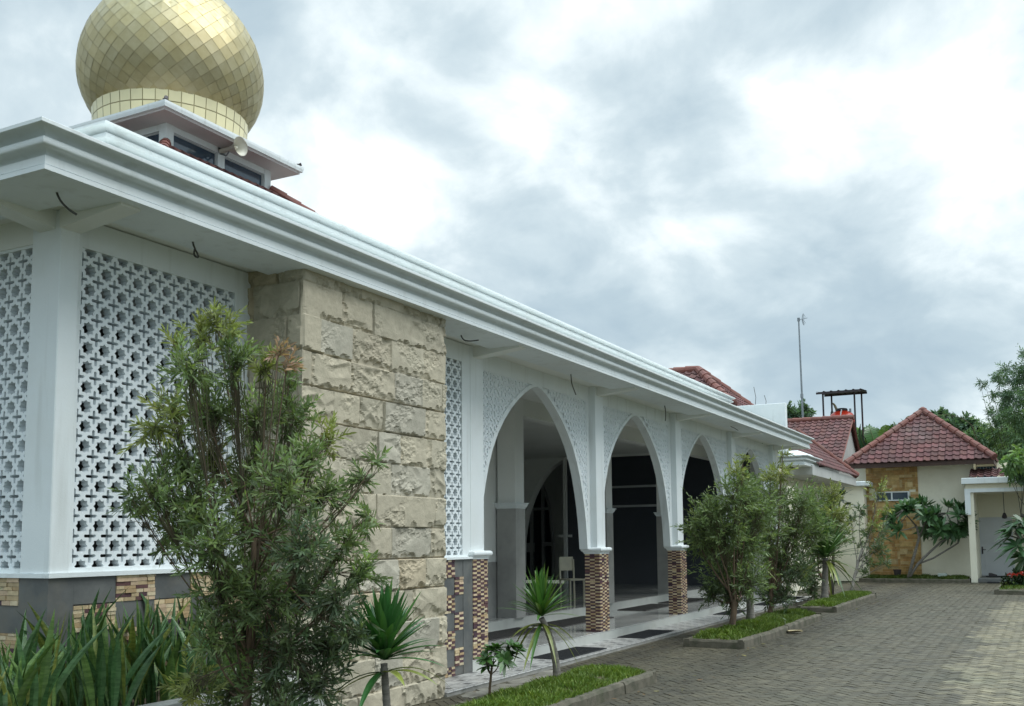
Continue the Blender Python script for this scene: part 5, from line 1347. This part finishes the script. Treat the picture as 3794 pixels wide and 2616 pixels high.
# right-hand bed with ixora
B5, G5 = bed('flower_bed', -1.32, 3.4, 30.0, 34.2, 'kerbed bed at the right edge of the yard with a red flowering shrub', ground=.10, kb=.13)
grass('grass', (-1.2, 2.0, 30.1, 33.8), G5, 5000, .04, .1, .8, .011)
dx = 28.2
foliage_tree('ixora_shrub', 'low ixora shrub with red flower heads in the bed at the right edge', 'shrub', (-.45, 31.6, .12), [(far(x, y, dx), r * KD / F * dx, ti) for x, y, r, ti in ((2285, 1312, 16, 0), (2305, 1305, 18, 0), (2325, 1300, 22, 0), (2345, 1305, 24, 0), (2275, 1322, 10, 1), (2315, 1318, 16, 0))], 71, 220, 12, .10, .045, .02, (-.40, 31.6, .3), ((.045, .085, .035), (.09, .10, .04)), leafmat=GLEAF, twigs=False, shlen=.6)
ix = bpy.data.objects['ixora_shrub']; V, C_ = [], []; rr = np.random.default_rng(5)
for x, y in ((2287, 1300), (2292, 1303), (2306, 1300), (2311, 1297)):
    c = far(x, y, dx - .45)
    n = 24; v = unit(rr.normal(0, 1, (n, 3))); v[:, 2] = np.abs(v[:, 2]); P = c + v * np.array([.075, .075, .035])
    s = unit(np.cross(v, rr.normal(0, 1, (n, 3)))); V.append(leaf_polys(P, unit(v + rr.normal(0, .5, (n, 3))), s, np.full(n, .05), np.full(n, .035))); C_.append(np.array((.62, .05, .03)) * rr.uniform(.7, 1.2, n)[:, None])
array_mesh('flower_heads', np.concatenate(V), 6, np.concatenate(C_), GLEAF, ix)

# ------------------------------------------------------------------ trees behind the houses
def grove(name, label, base, lobes, dep, spread, seed, shoots, per, ll, lw_, pal, tr=.15, group='trees beyond the roofs', **k):
    k.setdefault('limb_r', .12); k.setdefault('bark', DBARK); L_ = lob(lobes, dep, spread); b = np.array(base, float); f = np.mean([l[0] for l in L_], axis=0); f[2] = b[2] + (f[2] - b[2]) * .6
    return foliage_tree(name, label, 'tree', b, L_, seed, shoots, per, ll, lw_, tr, f, pal, group, leafmat=TREES, twigs=False, **k)
DBARK = mat('dark_bark', (.05, .048, .035), (.035, .035, .025), 6, .9)
FG, FD, FY = (.15, .24, .125), (.11, .18, .115), (.23, .32, .14)
q = far(2320, 1100, 44)
grove('feathery_tree', 'tall feathery-leaved tree rising at the right edge against the sky', (q[0], q[1], 0), [(2300, 850, 22, 1), (2275, 835, 14, 1), (2255, 850, 12, 1), (2262, 862, 12, 1), (2290, 890, 26, 1), (2315, 880, 34, 1), (2318, 800, 10, 1), (2340, 830, 40, 1), (2270, 905, 16, 1), (2245, 890, 11, 1), (2228, 870, 6, 1), (2215, 864, 4, 1), (2300, 930, 36, 0), (2260, 940, 22, 1), (2335, 960, 50, 0), (2240, 935, 9, 1), (2310, 985, 40, 0)], 44, 1.5, 81, 820, 13, .26, .04, (FG, FD, FY), .16, shlen=.8, up_=.1, ang=1.1, droop=.2)
q = far(2230, 1080, 47)
grove('bamboo_clump', 'light green bamboo thicket behind the pyramid roof at the right', (q[0], q[1], 0), [(2265, 975, 30, 2), (2230, 985, 24, 0), (2200, 990, 20, 0), (2290, 1010, 40, 0), (2250, 1020, 40, 2), (2210, 1025, 30, 0), (2180, 1000, 14, 0), (2310, 1050, 44, 0), (2265, 1060, 40, 0), (2230, 1060, 36, 1), (2300, 965, 26, 2), (2280, 1090, 34, 1), (2200, 1060, 26, 1), (2320, 1000, 40, 0)], 47, 1.5, 82, 1300, 13, .34, .05, (FG, FD, FY), .1, shlen=.9, up_=.5, ang=.7, droop=.5)
mb = MB(); pts = [far(x, y, 46) for x, y in ((2228, 1040), (2205, 985), (2198, 963), (2180, 948), (2160, 940), (2140, 937), (2125, 938), (2112, 937))]
mb.tube(pts, [.03, .025, .02, .016, .012, .009, .006, .004], 5)
for i in range(2, 8):
    for k in range(3): p = pts[i]; mb.tube([p, p + np.array([random.uniform(-.25, .1), 0, random.uniform(-.22, .05)])], [.008, .002], 4)
mb.build('arching_bamboo', TWIG, label='single bare bamboo culm arching over against the sky', cat='bamboo')
q = far(2150, 1050, 70)
grove('dark_tree', 'dark round-crowned tree far behind the ridge of the pyramid roof', (q[0], q[1], 0), [(2125, 938, 9, 1), (2140, 950, 12, 1), (2160, 960, 14, 1), (2185, 955, 12, 1), (2150, 975, 18, 1), (2180, 980, 18, 1), (2120, 955, 10, 1), (2205, 975, 16, 1)], 70, 2, 83, 420, 12, .5, .16, (FG, FD, FY), .2, shlen=.6, up_=.2)
q = far(2300, 1100, 33)
grove('mango_tree', 'leafy branches with broad drooping leaves above the porch coping at the right edge', (q[0] + 3.5, q[1], 0), [(2285, 1040, 16, 0), (2305, 1030, 20, 2), (2300, 1060, 16, 0), (2320, 1050, 22, 0), (2275, 1062, 9, 0), (2330, 1080, 18, 0), (2310, 1085, 10, 1)], 33, .6, 84, 95, 10, .30, .08, ((.12, .21, .08), FD, (.18, .27, .09)), .1, shlen=.8, up_=.2, droop=.4)
q = far(1800, 1000, 56)
grove('cassava_tree', 'sprig of dark lobed leaves poking over the gable ridge below the mast', (q[0], q[1], 0), [(1790, 936, 10, 1), (1808, 930, 12, 1), (1822, 926, 10, 1), (1783, 925, 6, 1), (1800, 945, 12, 1), (1832, 932, 4, 1), (1775, 945, 10, 1)], 56, .4, 85, 110, 9, .42, .11, (FG, FD, FY), .08, shlen=.9, up_=.2)
q = far(2050, 1050, 60)
grove('background_tree', 'mid green bushy tree behind banana leaves between the two red roofs', (q[0], q[1], 0), [(1960, 1000, 26, 0), (2000, 1000, 26, 1), (2040, 985, 22, 1), (1935, 1010, 20, 1)], 60, 2, 86, 300, 12, .5, .16, (FG, FD, FY), .2, shlen=.6)

# banana plants: long ribbed leaves
def banana(label, base, leaves, dep, seed):
    rr = np.random.default_rng(seed); b = np.array(base, float); t = thing('banana_plant', label, 'plant', b, 'banana plants behind the roofs')
    mb = MB(); mb.tube([b, (b[0], b[1], 3.2)], [.13, .09], 10); mb.build('stem', mat('banana_stem', (.15, .2, .07), (.22, .2, .09), 5, .6), t)
    for (x0, y0, xm, ym, x1, y1, w, c) in leaves:
        p0, pm, p1 = far(x0, y0, dep), far(xm, ym, dep + rr.uniform(-.4, .4)), far(x1, y1, dep + rr.uniform(-.8, .2)); n = 16
        mid = bez(p0, pm * 2 - (p0 + p1) / 2, p1, n + 1); mb = MB(); wd = w * KD / F * dep
        tn = unit(np.array(p1) - np.array(p0)); sd_ = np.cross(tn, fw); sd_ /= np.linalg.norm(sd_); sd_ = sd_ * math.cos(.5) + np.cross(tn, sd_) * math.sin(.5); up2 = np.cross(sd_, tn)
        for sgn in (-1, 1):
            for i in range(n):
                u0, u1 = i / n, (i + .93) / n
                f = lambda u: wd * (math.sin(PI * min(1, .12 + u * .9)) ** .6)
                jag = rr.uniform(.85, 1.06); dz = rr.uniform(-.05, .05) * wd
                a, bq = mid[i], mid[i] + (mid[i + 1] - mid[i]) * .97
                mb.quad(a, bq, bq + sd_ * sgn * f(u1) * jag + up2 * (dz + .12 * wd), a + sd_ * sgn * f(u0) * jag + up2 * (dz + .10 * wd), 0, tuple(np.array(c) * rr.uniform(.85, 1.15)))
        mb.tube(mid, list(np.linspace(.03, .008, n + 1)), 5, 0, (.16, .2, .08))
        mb.build('leaf_blade', GLEAF, t)
BG, BL, BD = (.06, .14, .04), (.15, .25, .055), (.035, .085, .045)
q = far(1985, 1010, 46)
banana('banana plant with broad torn leaves between the gable and the pyramid roof', (q[0], q[1], 0), [(1985, 1040, 1972, 985, 1962, 962, 22, BG), (1985, 1040, 1998, 980, 2010, 962, 16, BL), (1985, 1040, 2010, 985, 2020, 958, 12, BG), (1990, 1040, 2002, 1000, 1990, 985, 14, BL), (1980, 1040, 1950, 1000, 1946, 958, 9, BD), (1960, 1050, 1965, 1010, 1985, 1012, 10, BG)], 46, 91)
q = far(2055, 1010, 48)
banana('banana plant whose single light leaf tip shows over the left hip of the pyramid roof', (q[0], q[1], 0), [(2030, 1030, 2045, 965, 2056, 940, 9, BL), (2020, 1040, 2022, 985, 2030, 962, 12, BG)], 48, 92)
q = far(1895, 1000, 50)
banana('banana plant with dark and dried leaves behind the water tank canopy', (q[0], q[1], 0), [(1892, 985, 1886, 950, 1881, 928, 12, BD), (1880, 985, 1876, 962, 1866, 940, 9, BD), (1905, 985, 1893, 930, 1880, 910, 5, (.16, .10, .07))], 50, 93)
